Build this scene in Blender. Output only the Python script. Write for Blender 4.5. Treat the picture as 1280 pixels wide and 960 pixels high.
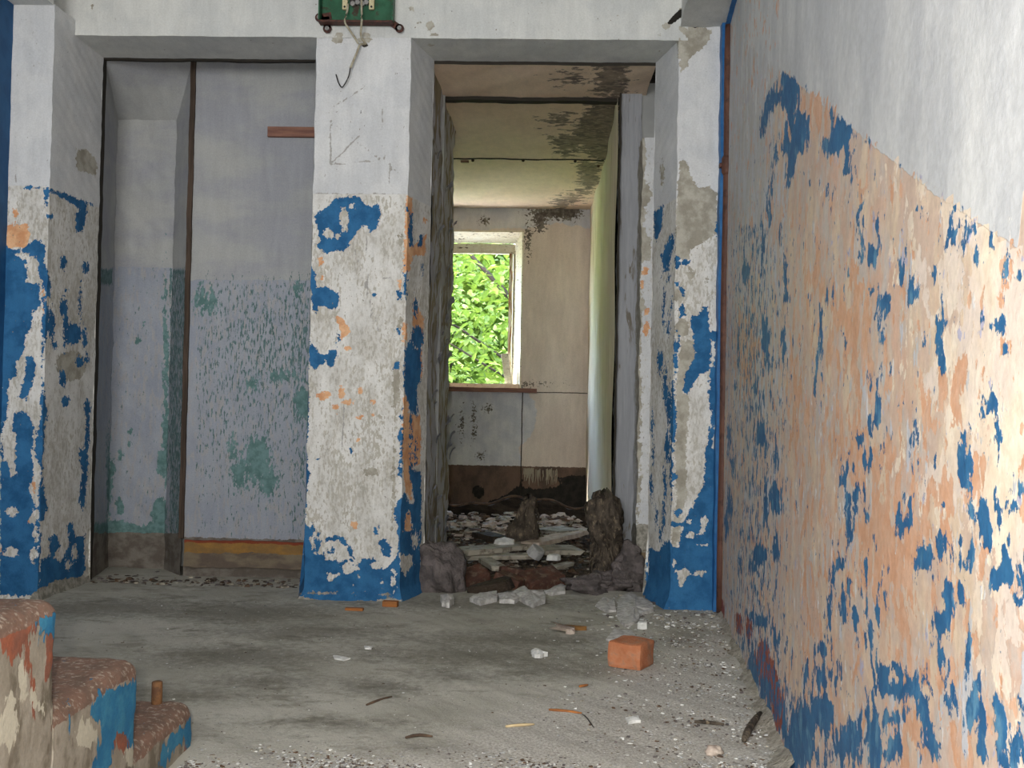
import bpy, bmesh, math, random
import numpy as np
from mathutils import Vector, Matrix
for o in list(bpy.data.objects): bpy.data.objects.remove(o)
S = bpy.context.scene; C = S.collection
R = math.radians
random.seed(5); rng = np.random.default_rng(5)

# ------------------------------------------------------------ camera
CAM = (0.0311, 0.0211, 0.0196, 0.8012); F = 1280.0       # yaw, pitch, roll, height above the landing
def basis(yaw, pitch, roll):
    cy, sy, cp, sp = math.cos(yaw), math.sin(yaw), math.cos(pitch), math.sin(pitch)
    f = np.array([-sy*cp, cy*cp, sp]); r = np.array([cy, sy, 0.]); u = np.cross(r, f)
    cr, sr = math.cos(roll), math.sin(roll)
    return r*cr+u*sr, -r*sr+u*cr, f
CR, CU, CF = basis(*CAM[:3])
cd = bpy.data.cameras.new('camera'); cd.sensor_width = 36; cd.lens = 36; cd.clip_start = .05; cd.clip_end = 300
co = bpy.data.objects.new('camera', cd); C.objects.link(co)
co.matrix_world = Matrix(((CR[0], CU[0], -CF[0], 0), (CR[1], CU[1], -CF[1], 0), (CR[2], CU[2], -CF[2], CAM[3]), (0, 0, 0, 1)))
S.camera = co
# ------------------------------------------------------------ light
S.view_settings.view_transform = 'Standard'; S.view_settings.look = 'None'; S.view_settings.gamma = 1
S.view_settings.use_curve_mapping = False
S.view_settings.exposure = 0.58
w = bpy.data.worlds.new('sky'); S.world = w; w.use_nodes = True
nt = w.node_tree; bg = nt.nodes['Background']
sky = nt.nodes.new('ShaderNodeTexSky'); sky.sky_type = 'NISHITA'; sky.sun_disc = False
sky.sun_elevation = R(52); sky.sun_rotation = R(200); sky.air_density = 1.2; sky.dust_density = 2.5
nt.links.new(sky.outputs[0], bg.inputs[0]); bg.inputs[1].default_value = 3.0
def lamp(name, kind, loc, rot, power, **kw):
    l = bpy.data.lights.new(name, kind); l.energy = power
    for k, v in kw.items(): setattr(l, k, v)
    o = bpy.data.objects.new(name, l); C.objects.link(o); o.location = loc; o.rotation_euler = rot
    return o
lamp('sun', 'SUN', (0, 0, 8), (R(-34), 0, R(63)), 9.0, angle=R(.6), color=(1, .97, .9))
# daylight entering by the stair window behind the camera
lamp('stair_window_daylight', 'AREA', (-1.1, -1.95, 1.75), (R(84), 0, R(-8)), 84, shape='RECTANGLE', size=1.5, size_y=1.5, color=(1.0, .99, .97))
# the camera's own flash, a hand's breadth left of the lens
lamp('camera_flash', 'AREA', (-.06, -.02, .84), (R(91), 0, R(3)), 27.0, shape='RECTANGLE', size=.03, size_y=.015, color=(1, .975, .925))

# ------------------------------------------------------------ helpers
def ray(x, y): return CF + CR*(x-640)/F - CU*(y-480)/F
def atY(x, y, Y): d = ray(x, y); t = Y/d[1]; return (d[0]*t, Y, CAM[3]+d[2]*t)
def atZ(x, y, Z=0.): d = ray(x, y); t = (Z-CAM[3])/d[2]; return (d[0]*t, d[1]*t, Z)
def atX(x, y, X): d = ray(x, y); t = X/d[0]; return (X, d[1]*t, CAM[3]+d[2]*t)
def proj(P):
    d = P-np.array([0, 0, CAM[3]]); z = np.maximum(d@CF, .05)
    return 640+F*(d@CR)/z, 480-F*(d@CU)/z, z
def lin(c): return tuple((v/12.92 if v <= .04045 else ((v+.055)/1.055)**2.4) for v in c)
def rgb(r, g, b): return lin((r/255, g/255, b/255))

class NT:
    def __init__(s, name, rough=.85, spec=.25):
        s.m = bpy.data.materials.new(name); s.m.use_nodes = True; s.t = s.m.node_tree
        s.b = s.t.nodes['Principled BSDF']; s.b.inputs['Roughness'].default_value = rough
        s.b.inputs['Specular IOR Level'].default_value = spec
        s.pos = None
    def n(s, typ, **kw):
        x = s.t.nodes.new(typ)
        for k, v in kw.items(): setattr(x, k, v)
        return x
    def L(s, a, b): s.t.links.new(a, b)
    def coords(s, obj=False):
        if s.pos is None:
            s.pos = s.n('ShaderNodeTexCoord').outputs['Object'] if obj else s.n('ShaderNodeNewGeometry').outputs['Position']
        return s.pos
    def noise(s, scale, detail=4, rough=.55, off=0, dist=0):
        if not isinstance(scale, (tuple, list)): scale = (scale,)*3
        mp = s.n('ShaderNodeMapping'); s.L(s.coords(), mp.inputs[0]); mp.inputs['Scale'].default_value = scale
        mp.inputs['Location'].default_value = (off*3.7, off*1.9, off*2.3)
        t = s.n('ShaderNodeTexNoise'); s.L(mp.outputs[0], t.inputs['Vector']); t.inputs['Scale'].default_value = 1
        t.inputs['Detail'].default_value = detail; t.inputs['Roughness'].default_value = rough; t.inputs['Distortion'].default_value = dist
        return t.outputs['Fac']
    def math(s, op, a, b=None, c=None, clamp=False):
        x = s.n('ShaderNodeMath', operation=op); x.use_clamp = clamp
        for i, v in enumerate((a, b, c)):
            if v is None: continue
            if isinstance(v, (int, float)): x.inputs[i].default_value = v
            else: s.L(v, x.inputs[i])
        return x.outputs[0]
    def attr(s, name): return s.n('ShaderNodeAttribute', attribute_name=name).outputs['Fac']
    def mix(s, f, a, b):
        x = s.n('ShaderNodeMix', data_type='RGBA')
        for sock, v in ((x.inputs[0], f), (x.inputs[6], a), (x.inputs[7], b)):
            if isinstance(v, (int, float)): sock.default_value = v
            elif isinstance(v, tuple): sock.default_value = (*v, 1)
            else: s.L(v, sock)
        return x.outputs[2]
    def mask(s, v, lo, hi):
        x = s.n('ShaderNodeMapRange'); x.interpolation_type = 'SMOOTHSTEP'; s.L(v, x.inputs[0])
        x.inputs[1].default_value = lo; x.inputs[2].default_value = hi; return x.outputs[0]
    def mottle(s, spec):
        """spec: colour, or (colA, colB, scale[, lo, hi, off])"""
        if isinstance(spec[0], (int, float)): return tuple(spec)
        a, b, sc = spec[:3]; lo, hi = (spec[3], spec[4]) if len(spec) > 4 else (.38, .62); off = spec[5] if len(spec) > 5 else 1
        return s.mix(s.mask(s.noise(sc, 5, .6, off), lo, hi), s.mottle(a), s.mottle(b))
    def bump(s, h, strength=.4, dist=.01):
        b = s.n('ShaderNodeBump'); b.inputs['Strength'].default_value = strength; b.inputs['Distance'].default_value = dist
        s.L(h, b.inputs['Height']); s.L(b.outputs[0], s.b.inputs['Normal'])
    def out(s, col):
        if isinstance(col, tuple): s.b.inputs['Base Color'].default_value = (*col, 1)
        else: s.L(col, s.b.inputs['Base Color'])
        return s.m

def peel(name, base, layers, rough=.8, bump=.5, grit=60, speck=None, grain=150):
    """layers: (attribute, colour spec, noise scale, amplitude, height)"""
    t = NT(name, rough); col = t.mottle(base); h = t.math('MULTIPLY', t.noise(grit, 4, .6, 9), .35)
    for i, (a, spec, sc, amp, hh) in enumerate(layers):
        nz = t.noise(sc, 6, .62, 11+i)
        v = t.math('MULTIPLY_ADD', t.math('SUBTRACT', nz, .5), amp, t.attr(a))
        m = t.mask(v, -.04, .04)
        col = t.mix(m, col, t.mottle(spec)); h = t.math('MULTIPLY_ADD', m, hh, h)
    if speck:
        c, sc, lo, hi = speck; col = t.mix(t.mask(t.noise(sc, 3, .5, 31), lo, hi), col, c)
    g1 = t.noise(grain, 4, .65, 41); g2 = t.noise((26, 12, 5), 5, .65, 43)
    k = t.math('ADD', t.math('MULTIPLY_ADD', g1, .42, .79), t.math('MULTIPLY_ADD', g2, .36, -.18))
    mm = t.n('ShaderNodeVectorMath', operation='SCALE'); t.L(k, mm.inputs['Scale'])
    if isinstance(col, tuple): mm.inputs[0].default_value = col
    else: t.L(col, mm.inputs[0])
    col = mm.outputs[0]
    t.bump(t.math('MULTIPLY_ADD', g1, .25, h), bump, .004)
    return t.out(col)

def simple(name, spec, rough=.8, grit=0, bump=.4, metallic=0, obj=True, dist=.004):
    t = NT(name, rough); t.coords(obj); t.b.inputs['Metallic'].default_value = metallic
    col = t.mottle(spec)
    if grit: t.bump(t.noise(grit, 4, .6, 3), bump, dist)
    return t.out(col)

# ---- fields painted on surfaces
def sd_poly(px, py, pts):
    p = np.array(pts, float); d = np.full(px.shape, 1e18); inside = np.zeros(px.shape, bool); n = len(p)
    for i in range(n):
        a = p[i]; b = p[(i+1) % n]; e = b-a
        wx, wy = px-a[0], py-a[1]; t = np.clip((wx*e[0]+wy*e[1])/max(e@e, 1e-9), 0, 1)
        d = np.minimum(d, (wx-e[0]*t)**2+(wy-e[1]*t)**2)
        if a[1] != b[1]:
            c = ((a[1] > py) != (b[1] > py)) & (px < (b[0]-a[0])*(py-a[1])/(b[1]-a[1])+a[0]); inside ^= c
    d = np.sqrt(d); return np.where(inside, d, -d)
def sd_blob(px, py, b):
    if isinstance(b[0], (int, float)):
        cx, cy, rx, ry = b; k = np.sqrt(((px-cx)/rx)**2+((py-cy)/ry)**2); return (1-k)*min(rx, ry)
    return sd_poly(px, py, b)
def field(px, py, mpp, blobs, holes=(), bias=None, scale=.02):
    f = np.full(px.shape, -1.0)
    for b in blobs: f = np.maximum(f, np.clip(sd_blob(px, py, b)*mpp/scale, -1, 1))
    for b in holes: f = np.minimum(f, -np.clip(sd_blob(px, py, b)*mpp/scale, -1, 1))
    if bias is not None: f = np.maximum(f, bias(px, py) if callable(bias) else bias)
    return f
def zm(ox, oy, s, *bl):
    o = []
    for b in bl:
        if isinstance(b[0], (int, float)): o.append((ox+b[0]*s, oy+b[1]*s, b[2]*s, b[3]*s))
        else: o.append([(ox+x*s, oy+y*s) for x, y in b])
    return o
def wob(P, amp, sc=9.):
    a = P*sc
    n = np.stack([np.sin(a[:, 1]*1.3+a[:, 2]*2.1+1)+.5*np.sin(a[:, 2]*5.3+a[:, 0]*3.7)+.4*np.sin(a[:, 2]*11.3+a[:, 1]*7),
                  np.sin(a[:, 0]*1.7+a[:, 2]*1.9+2)+.5*np.sin(a[:, 2]*4.7+a[:, 0]*6.1)+.4*np.sin(a[:, 2]*10.3+a[:, 0]*8),
                  np.sin(a[:, 0]*1.5+a[:, 1]*2.2+3)+.5*np.sin(a[:, 0]*4.9+a[:, 1]*5.1)+.4*np.sin(a[:, 0]*12.3+a[:, 1]*9)], 1)
    return P+n*amp
class Surf:
    def __init__(s): s.V = []; s.Fc = []; s.n = 0
    def quad(s, a, b, c, d, nu=2, nv=2, gu=None):
        """a-b-c-d counter-clockwise seen from outside"""
        a, b, c, d = map(np.array, (a, b, c, d)); U = np.linspace(0, 1, nu+1) if gu is None else gu; nu = len(U)-1; W = np.linspace(0, 1, nv+1)
        u, v = np.meshgrid(U, W); u = u.ravel()[:, None]; v = v.ravel()[:, None]
        s.V.append(a*(1-u)*(1-v)+b*u*(1-v)+c*u*v+d*(1-u)*v)
        i, j = np.meshgrid(np.arange(nu), np.arange(nv)); k = (j*(nu+1)+i).ravel()+s.n
        s.Fc.append(np.stack([k, k+1, k+nu+2, k+nu+1], 1)); s.n += (nu+1)*(nv+1); return s
    def box(s, x0, x1, y0, y1, z0, z1, h=.02, skip='', z1b=None):
        q = lambda L: max(1, int(round(L/h)))
        nx, ny, nz = q(x1-x0), q(y1-y0), q(z1-z0)
        if 'f' not in skip: s.quad((x0, y0, z0), (x1, y0, z0), (x1, y0, z1), (x0, y0, z1), nx, nz)
        if 'k' not in skip: s.quad((x1, y1, z0), (x0, y1, z0), (x0, y1, z1), (x1, y1, z1), nx, nz)
        if 'l' not in skip: s.quad((x0, y1, z0), (x0, y0, z0), (x0, y0, z1), (x0, y1, z1), ny, nz)
        if 'r' not in skip: s.quad((x1, y0, z0), (x1, y1, z0), (x1, y1, z1), (x1, y0, z1), ny, nz)
        if 't' not in skip: s.quad((x0, y0, z1), (x1, y0, z1), (x1, y1, z1), (x0, y1, z1), nx, ny)
        if 'b' not in skip: s.quad((x0, y1, z0), (x1, y1, z0), (x1, y0, z0), (x0, y0, z0), nx, ny)
        return s
    def build(s, name, mat, parent=None, fields=None, jit=.0, post=None, smooth=True):
        V = np.concatenate(s.V); Fc = np.concatenate(s.Fc)
        F0 = V.copy()
        if post is not None: V = post(V)
        if jit: V = wob(V, jit)
        me = bpy.data.meshes.new(name); me.from_pydata(V.tolist(), [], Fc.tolist())
        if fields:
            px, py, z = proj(F0)
            for k, fn in fields.items():
                a = me.attributes.new(k, 'FLOAT', 'POINT'); a.data.foreach_set('value', np.asarray(fn(px, py, z/F, F0), dtype=np.float32))
        if smooth: me.polygons.foreach_set('use_smooth', [True]*len(me.polygons))
        me.materials.append(mat); o = bpy.data.objects.new(name, me); C.objects.link(o)
        if parent: o.parent = parent
        return o
def fld(blobs, holes=(), bias=None, scale=.02): return lambda px, py, m, P: field(px, py, m, blobs, holes, bias, scale)
def tag(o, label=None, cat=None, group=None, kind=None):
    for k, v in (('label', label), ('category', cat), ('group', group), ('kind', kind)):
        if v: o[k] = v
    return o
def struct(o, label, cat='wall'): return tag(o, label, cat, kind='structure')
def empty(name, loc, label=None, cat=None, group=None, rz=0):
    o = bpy.data.objects.new(name, None); o.empty_display_size = .1; C.objects.link(o); o.location = loc; o.rotation_euler.z = rz
    return tag(o, label, cat, group)
def bmobj(name, bm, mat, parent=None, smooth=False, loc=None, rot=None):
    me = bpy.data.meshes.new(name); bm.to_mesh(me); bm.free()
    for m in (mat if isinstance(mat, list) else [mat]): me.materials.append(m)
    if smooth: me.polygons.foreach_set('use_smooth', [True]*len(me.polygons))
    o = bpy.data.objects.new(name, me); C.objects.link(o)
    if parent: o.parent = parent
    if loc is not None: o.location = loc
    if rot is not None: o.rotation_euler = rot
    return o
def bbox(bm, x0, x1, y0, y1, z0, z1, bev=0):
    r = bmesh.ops.create_cube(bm, size=1); vs = r['verts']
    for v in vs: v.co = Vector(((x0+x1)/2+v.co.x*(x1-x0), (y0+y1)/2+v.co.y*(y1-y0), (z0+z1)/2+v.co.z*(z1-z0)))
    if bev:
        es = list({e for v in vs for e in v.link_edges}); bmesh.ops.bevel(bm, geom=es, offset=bev, segments=2, profile=.6, affect='EDGES')
    return bm
def newbox(*a, **k): return bbox(bmesh.new(), *a, **k)
def tube(bm, pts, r, seg=8, caps=True):
    pts = [Vector(p) for p in pts]; rr = r if isinstance(r, (list, tuple)) else [r]*len(pts); rings = []
    up = Vector((0, 0, 1))
    for i, p in enumerate(pts):
        d = (pts[min(i+1, len(pts)-1)]-pts[max(i-1, 0)]).normalized()
        a = d.cross(up if abs(d.z) < .9 else Vector((0, 1, 0))).normalized(); b = d.cross(a).normalized()
        rings.append([bm.verts.new(p+(a*math.cos(t*2*math.pi/seg)+b*math.sin(t*2*math.pi/seg))*rr[i]) for t in range(seg)])
    for i in range(len(rings)-1):
        for k in range(seg): bm.faces.new((rings[i][k], rings[i][(k+1) % seg], rings[i+1][(k+1) % seg], rings[i+1][k]))
    if caps:
        bm.faces.new(rings[0][::-1]); bm.faces.new(rings[-1])
    return bm
def lump(sx, sy, sz, rough=.25, sub=3, flat=True):
    bm = bmesh.new(); bmesh.ops.create_icosphere(bm, subdivisions=sub, radius=1)
    sd = [random.uniform(0, 6) for _ in range(6)]
    for v in bm.verts:
        c = v.co; k = 1+rough*(math.sin(c.x*3.1+sd[0])*math.sin(c.y*2.7+sd[1])+.6*math.sin(c.z*5+sd[2]+c.x*4)+.35*math.sin(c.y*11+sd[3]+c.z*9)+.3*math.sin(c.x*13+sd[4]))
        v.co = Vector((c.x*k*sx, c.y*k*sy, c.z*k*sz))
        if flat: v.co.z = max(v.co.z, -sz*.55)
    z0 = min(v.co.z for v in bm.verts)
    for v in bm.verts: v.co.z -= z0
    return bm
def shard(sx, sy, sz, n=14):
    """convex broken fragment standing on z=0"""
    bm = bmesh.new()
    for i in range(n):
        a = 2*math.pi*i/n+random.uniform(-.2, .2); k = random.uniform(.65, 1)
        for z in (0, sz*random.uniform(.7, 1)):
            kk = k*(1 if z == 0 else random.uniform(.85, 1))
            bm.verts.new((math.cos(a)*sx/2*kk, math.sin(a)*sy/2*kk, z))
    r = bmesh.ops.convex_hull(bm, input=bm.verts)
    bmesh.ops.delete(bm, geom=list(set(r['geom_interior'])|set(r['geom_unused'])), context='VERTS')
    return bm
def sheet(pts, th=.004, wave=.006):
    """irregular torn sheet with the outline pts, uneven top"""
    bm = bmesh.new(); n = len(pts); cx = sum(p[0] for p in pts)/n; cy = sum(p[1] for p in pts)/n
    outline = []
    for i in range(n):
        a, b = pts[i], pts[(i+1) % n]
        for t in (0, .33, .66):
            outline.append((a[0]+(b[0]-a[0])*t+random.uniform(-1, 1)*wave*.6, a[1]+(b[1]-a[1])*t+random.uniform(-1, 1)*wave*.6))
    N = len(outline)
    def ring(k, zt): return [bm.verts.new((cx+(x-cx)*k, cy+(y-cy)*k, zt+random.uniform(0, wave))) for x, y in outline]
    r0 = [bm.verts.new((x, y, 0)) for x, y in outline]
    r1 = ring(1, th); r2 = ring(.6, th*1.3); c = bm.verts.new((cx, cy, th*1.6+wave))
    for i in range(N):
        j = (i+1) % N
        bm.faces.new((r0[i], r0[j], r1[j], r1[i])); bm.faces.new((r1[i], r1[j], r2[j], r2[i])); bm.faces.new((r2[i], r2[j], c))
    bm.faces.new(r0[::-1]); return bm

# ------------------------------------------------------------ materials
BLUE = (rgb(34, 88, 132), rgb(48, 106, 152), 14)
BLUED = (rgb(20, 72, 122), rgb(34, 98, 152), 14)
ORNG = (rgb(206, 150, 108), rgb(222, 178, 138), 20)
GREY = (rgb(150, 145, 132), rgb(178, 174, 162), 18)
WHT = (rgb(198, 200, 202), rgb(208, 209, 209), 6)
OLD = ((rgb(200, 198, 192), rgb(172, 168, 158), (90, 90, 36), .46, .60), rgb(216, 215, 211), ((9, 9, 5)), .38, .60, 4)
m_pillar = peel('peeling_pillar_paint', WHT, [
    ('low', OLD, 40, .3, -.05), ('wash', (rgb(176, 172, 160), rgb(186, 182, 172), 20), (100, 100, 40), 3.4, -.1), ('scr', rgb(164, 162, 158), 60, 1.3, -.2),
    ('orange', ORNG, 60, 2.1, -.1), ('grey', GREY, 55, 2.3, -.3), ('blue', BLUE, 60, 2.3, .5),
    ('hole', (rgb(58, 52, 46), rgb(40, 36, 34), 30), 40, 1.0, -.8), ('foot', (rgb(120, 118, 108), rgb(160, 156, 146), 40), 50, 1.8, -.2)],
    bump=.6, speck=(rgb(130, 126, 116), (110, 110, 60), .70, .76))
m_jamb_old = m_pillar
m_beam = peel('chalky_white_plaster', (rgb(194, 196, 194), rgb(206, 207, 203), 5), [
    ('grey', GREY, 50, 1.5, -.4), ('hole', rgb(35, 32, 28), 50, 1.0, -.9)], bump=.4, speck=(rgb(130, 120, 108), (60, 60, 60), .72, .76))
WALLR_LOW = ((rgb(206, 172, 150), rgb(196, 184, 174), (60, 20, 12), .40, .60), (rgb(216, 194, 168), rgb(200, 176, 158), (60, 16, 10), .42, .6, 7), (11, 5, 3.6), .40, .62, 6)
m_rwall = peel('peeling_stair_wall', (rgb(188, 189, 190), rgb(208, 208, 206), (9, 5, 2.0)), [
    ('low', WALLR_LOW, 60, .9, -.2),
    ('cream', ((rgb(234, 220, 198), rgb(222, 202, 178), (60, 22, 20)), rgb(218, 202, 188), (20, 9, 7)), (46, 18, 15), 3.4, -.1),
    ('lav', (rgb(196, 196, 200), rgb(190, 186, 180), (40, 14, 6)), (60, 20, 9), 3.6, .1),
    ('lilac', rgb(178, 174, 192), (80, 26, 18), 3.6, .1),
    ('white', rgb(216, 212, 208), (130, 40, 16), 3.8, .3),
    ('orange', (rgb(206, 158, 126), rgb(212, 172, 144), 30), (64, 22, 16), 3.4, -.1),
    ('red', (rgb(136, 66, 52), rgb(160, 84, 62), 30), (60, 30, 20), 2.4, .2),
    ('blue', ((rgb(52, 108, 150), rgb(42, 94, 138), 20), rgb(88, 136, 166), (60, 28, 16), .54, .66), (95, 30, 25), 2.6, .5),
    ('dirt', (rgb(140, 134, 120), rgb(118, 112, 100), 40), 40, 1.4, .2)],
    rough=.55, bump=.5, grain=(120, 70, 70))
m_panel = peel('scraped_panel_paint', ((rgb(160, 162, 162), rgb(168, 169, 167), 3), rgb(152, 154, 160), (2, 2, 5)), [
    ('low', ((rgb(146, 152, 164), rgb(154, 159, 168), 5), rgb(158, 158, 160), (60, 60, 16), .50, .62, 5), 30, .8, -.1),
    ('green', (rgb(76, 102, 100), rgb(98, 124, 126), 40), (120, 120, 30), 3.8, -.3),
    ('blob', (rgb(84, 116, 114), rgb(108, 138, 138), 30), (70, 70, 34), 3.2, -.3),
    ('base', (rgb(122, 116, 108), rgb(96, 88, 80), (14, 14, 20)), 40, 1.2, -.3)], bump=.4)
m_soffit_dark = simple('grey_niche_plaster', (rgb(150, 152, 151), rgb(162, 163, 161), 5), grit=40, obj=False)
m_farwall = peel('old_beige_panel_paint', (rgb(204, 190, 176), rgb(214, 202, 188), (4, 4, 1.5)), [
    ('pale', (rgb(204, 202, 200), rgb(186, 186, 190), 6), 14, .9, 0),
    ('mould', (rgb(120, 112, 102), rgb(84, 76, 68), 30), 60, 4.0, -.2),
    ('brown', (rgb(112, 90, 76), rgb(86, 72, 62), (9, 9, 6)), (60, 60, 9), 1.0, 0),
    ('dark', (rgb(46, 42, 36), rgb(30, 28, 24), 20), (40, 40, 10), 1.6, -.3)], bump=.4)
m_ceil = peel('stained_ceiling_board', (rgb(226, 202, 178), rgb(232, 210, 186), 3), [
    ('mould', ((rgb(150, 134, 118), rgb(112, 100, 94), 14), rgb(176, 160, 140), (30, 60, 60), .5, .65), (16, 20, 20), 2.4, -.1),
    ('dark', (rgb(66, 64, 58), rgb(50, 48, 44), 30), 30, 1.2, -.2)], bump=.2)
def woodmat(name, a, b, c=None, sc=(60, 60, 4), rough=.8, obj=True, thr=(.46, .56), bump=.8):
    t = NT(name, rough); t.coords(obj); g = t.noise(sc, 6, .6, 2, .6)
    col = t.mix(t.mask(g, .35, .65), a, b)
    if c: col = t.mix(t.mask(t.noise((sc[0]*.5, sc[1]*.5, sc[2]*1.2), 6, .6, 5, 1.0), *thr), col, c)
    t.bump(g, bump, .006); return t.out(col)
m_oldwood = woodmat('flaking_grey_wood_partition', rgb(124, 114, 96), rgb(160, 150, 128), rgb(186, 187, 194), (30, 16, 4.2), obj=False, bump=1.0, thr=(.44, .52))
m_postwood = woodmat('grey_painted_post', rgb(140, 142, 146), rgb(154, 156, 160), rgb(110, 104, 94), (50, 50, 3), obj=False, thr=(.60, .68))
m_litwall = woodmat('cream_plank_wall', rgb(236, 220, 192), rgb(240, 228, 204), rgb(198, 180, 152), (24, 24, 1.1), obj=False, thr=(.56, .7), bump=.5)
m_frame = woodmat('cream_flaking_frame', rgb(226, 220, 200), rgb(214, 204, 178), rgb(96, 82, 64), (40, 60, 60), obj=False, thr=(.60, .64))
m_rawwood = simple('raw_red_brown_wood', (rgb(118, 84, 74), rgb(142, 104, 88), (6, 60, 60)), grit=60)
m_paleboard = simple('dusty_pale_board', ((rgb(170, 164, 150), rgb(148, 142, 128), (8, 40, 40)), rgb(118, 110, 98), 20, .5, .62), grit=60)
m_browncl = simple('brown_dirt_wood', (rgb(104, 82, 64), rgb(74, 60, 50), 20), grit=50, bump=.8)
m_darkwood = simple('rotten_black_wood', (rgb(40, 34, 28), rgb(62, 52, 42), (6, 30, 30)), grit=40, bump=1, dist=.02)
m_brick = simple('orange_brick', ((rgb(172, 108, 74), rgb(184, 124, 90), 30), rgb(160, 118, 94), 30, .52, .66), grit=120, bump=.8)
m_redbrick = simple('dull_red_brick', ((rgb(92, 60, 48), rgb(74, 52, 44), 18), rgb(104, 88, 74), 30, .5, .66), grit=80, bump=.8)
m_plaster = simple('broken_grey_plaster', (rgb(176, 176, 174), rgb(150, 150, 148), 25), grit=60)
m_thr = simple('pale_threshold_plaster', (rgb(206, 204, 200), rgb(170, 167, 162), 45), grit=60)
m_whitebit = simple('white_plaster_bit', (rgb(222, 222, 218), rgb(198, 198, 194), 40), grit=80)
m_concl = simple('crumbling_concrete_lump', (rgb(112, 104, 102), rgb(86, 80, 78), 16), grit=40, bump=1, dist=.02)
m_lumpbrown = simple('rotted_fibre', ((rgb(98, 88, 76), rgb(64, 57, 50), (24, 24, 16)), rgb(134, 120, 100), (60, 60, 30), .55, .66), grit=(70, 70, 40), bump=1, dist=.02)
m_green = simple('green_enamel_rusted', ((rgb(38, 82, 58), rgb(48, 98, 72), 18), rgb(62, 50, 38), 22, .56, .66), .5, grit=60)
m_rust = simple('dark_rusty_steel', (rgb(66, 44, 40), rgb(92, 56, 46), 60), .6, grit=120)
m_cream = simple('cream_bakelite', (rgb(188, 178, 140), rgb(204, 196, 160), 60), .5)
m_blackp = simple('black_insulation', (rgb(34, 32, 32), rgb(52, 48, 46), 60), .5)
m_wire = simple('dirty_white_wire', (rgb(176, 170, 150), rgb(150, 142, 122), 60), .6)
m_steel = simple('dull_steel', (rgb(120, 120, 118), rgb(150, 148, 144), 80), .4, metallic=.6)
m_pipe = simple('rusty_brown_pipe', ((rgb(84, 58, 50), rgb(100, 68, 56), (30, 30, 12)), rgb(70, 48, 42), 30, .5, .66), .6, grit=60, obj=False)
m_bluestrip = peel('blue_painted_strip', (rgb(34, 92, 148), rgb(46, 106, 160), 20), [('chip', (rgb(150, 110, 90), rgb(110, 70, 56), 40), (50, 50, 14), 2.4, -.3)], rough=.5)
m_leftblue = simple('dark_blue_wall_paint', (rgb(30, 76, 120), rgb(40, 88, 132), 8), .6, grit=30, obj=False)
# floor
t = NT('dusty_concrete_floor', .9)
n1 = t.noise((2.2, 3.0, 3), 5, .6, 1); n2 = t.noise((6, 10, 10), 7, .72, 2); n3 = t.noise(150, 3, .6, 3); n4 = t.noise(45, 5, .7, 4)
c = t.mix(t.mask(n1, .38, .62), rgb(164, 161, 149), rgb(186, 183, 172))
c = t.mix(t.mask(n2, .50, .68), c, rgb(140, 137, 125))
v = t.math('MULTIPLY_ADD', t.math('SUBTRACT', n4, .5), 2.0, t.attr('stain')); c = t.mix(t.math('MULTIPLY', t.mask(v, -.45, .6), .6), c, rgb(92, 89, 78))
v = t.math('MULTIPLY_ADD', t.math('SUBTRACT', n4, .5), 3.0, t.attr('dust')); c = t.mix(t.math('MULTIPLY', t.mask(v, -.3, .5), .8), c, (t.mix(t.mask(n3, .35, .65), rgb(158, 153, 145), rgb(204, 200, 193))))
c = t.mix(t.mask(n3, .66, .72), c, rgb(196, 194, 188)); c = t.mix(t.mask(t.noise(110, 3, .6, 8), .68, .73), c, rgb(78, 72, 66))
t.bump(t.math('ADD', t.math('MULTIPLY', n3, .5), n4), .6, .006); m_floor = t.out(c)
m_earth = simple('rubble_earth', ((rgb(84, 74, 64), rgb(60, 52, 46), 20), rgb(120, 108, 94), 50, .55, .66), grit=50, bump=1, obj=False, dist=.02)
m_step = peel('worn_step_paint', ((rgb(162, 154, 140), rgb(140, 132, 118), (40, 14, 7)), rgb(112, 104, 90), (30, 14, 7), .5, .62), [
    ('red', (rgb(150, 90, 68), rgb(130, 86, 70), 30), (50, 50, 14), 2.4, .1),
    ('top', ((rgb(128, 100, 86), rgb(112, 92, 80), 30), rgb(160, 146, 132), 90, .52, .66), 30, 1.0, 0),
    ('blue', (rgb(44, 110, 150), rgb(62, 128, 160), 20), (60, 44, 12), 2.4, .5),
    ('white', rgb(190, 184, 166), (50, 50, 14), 3.0, 0)], bump=1.0, grit=70)

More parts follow.
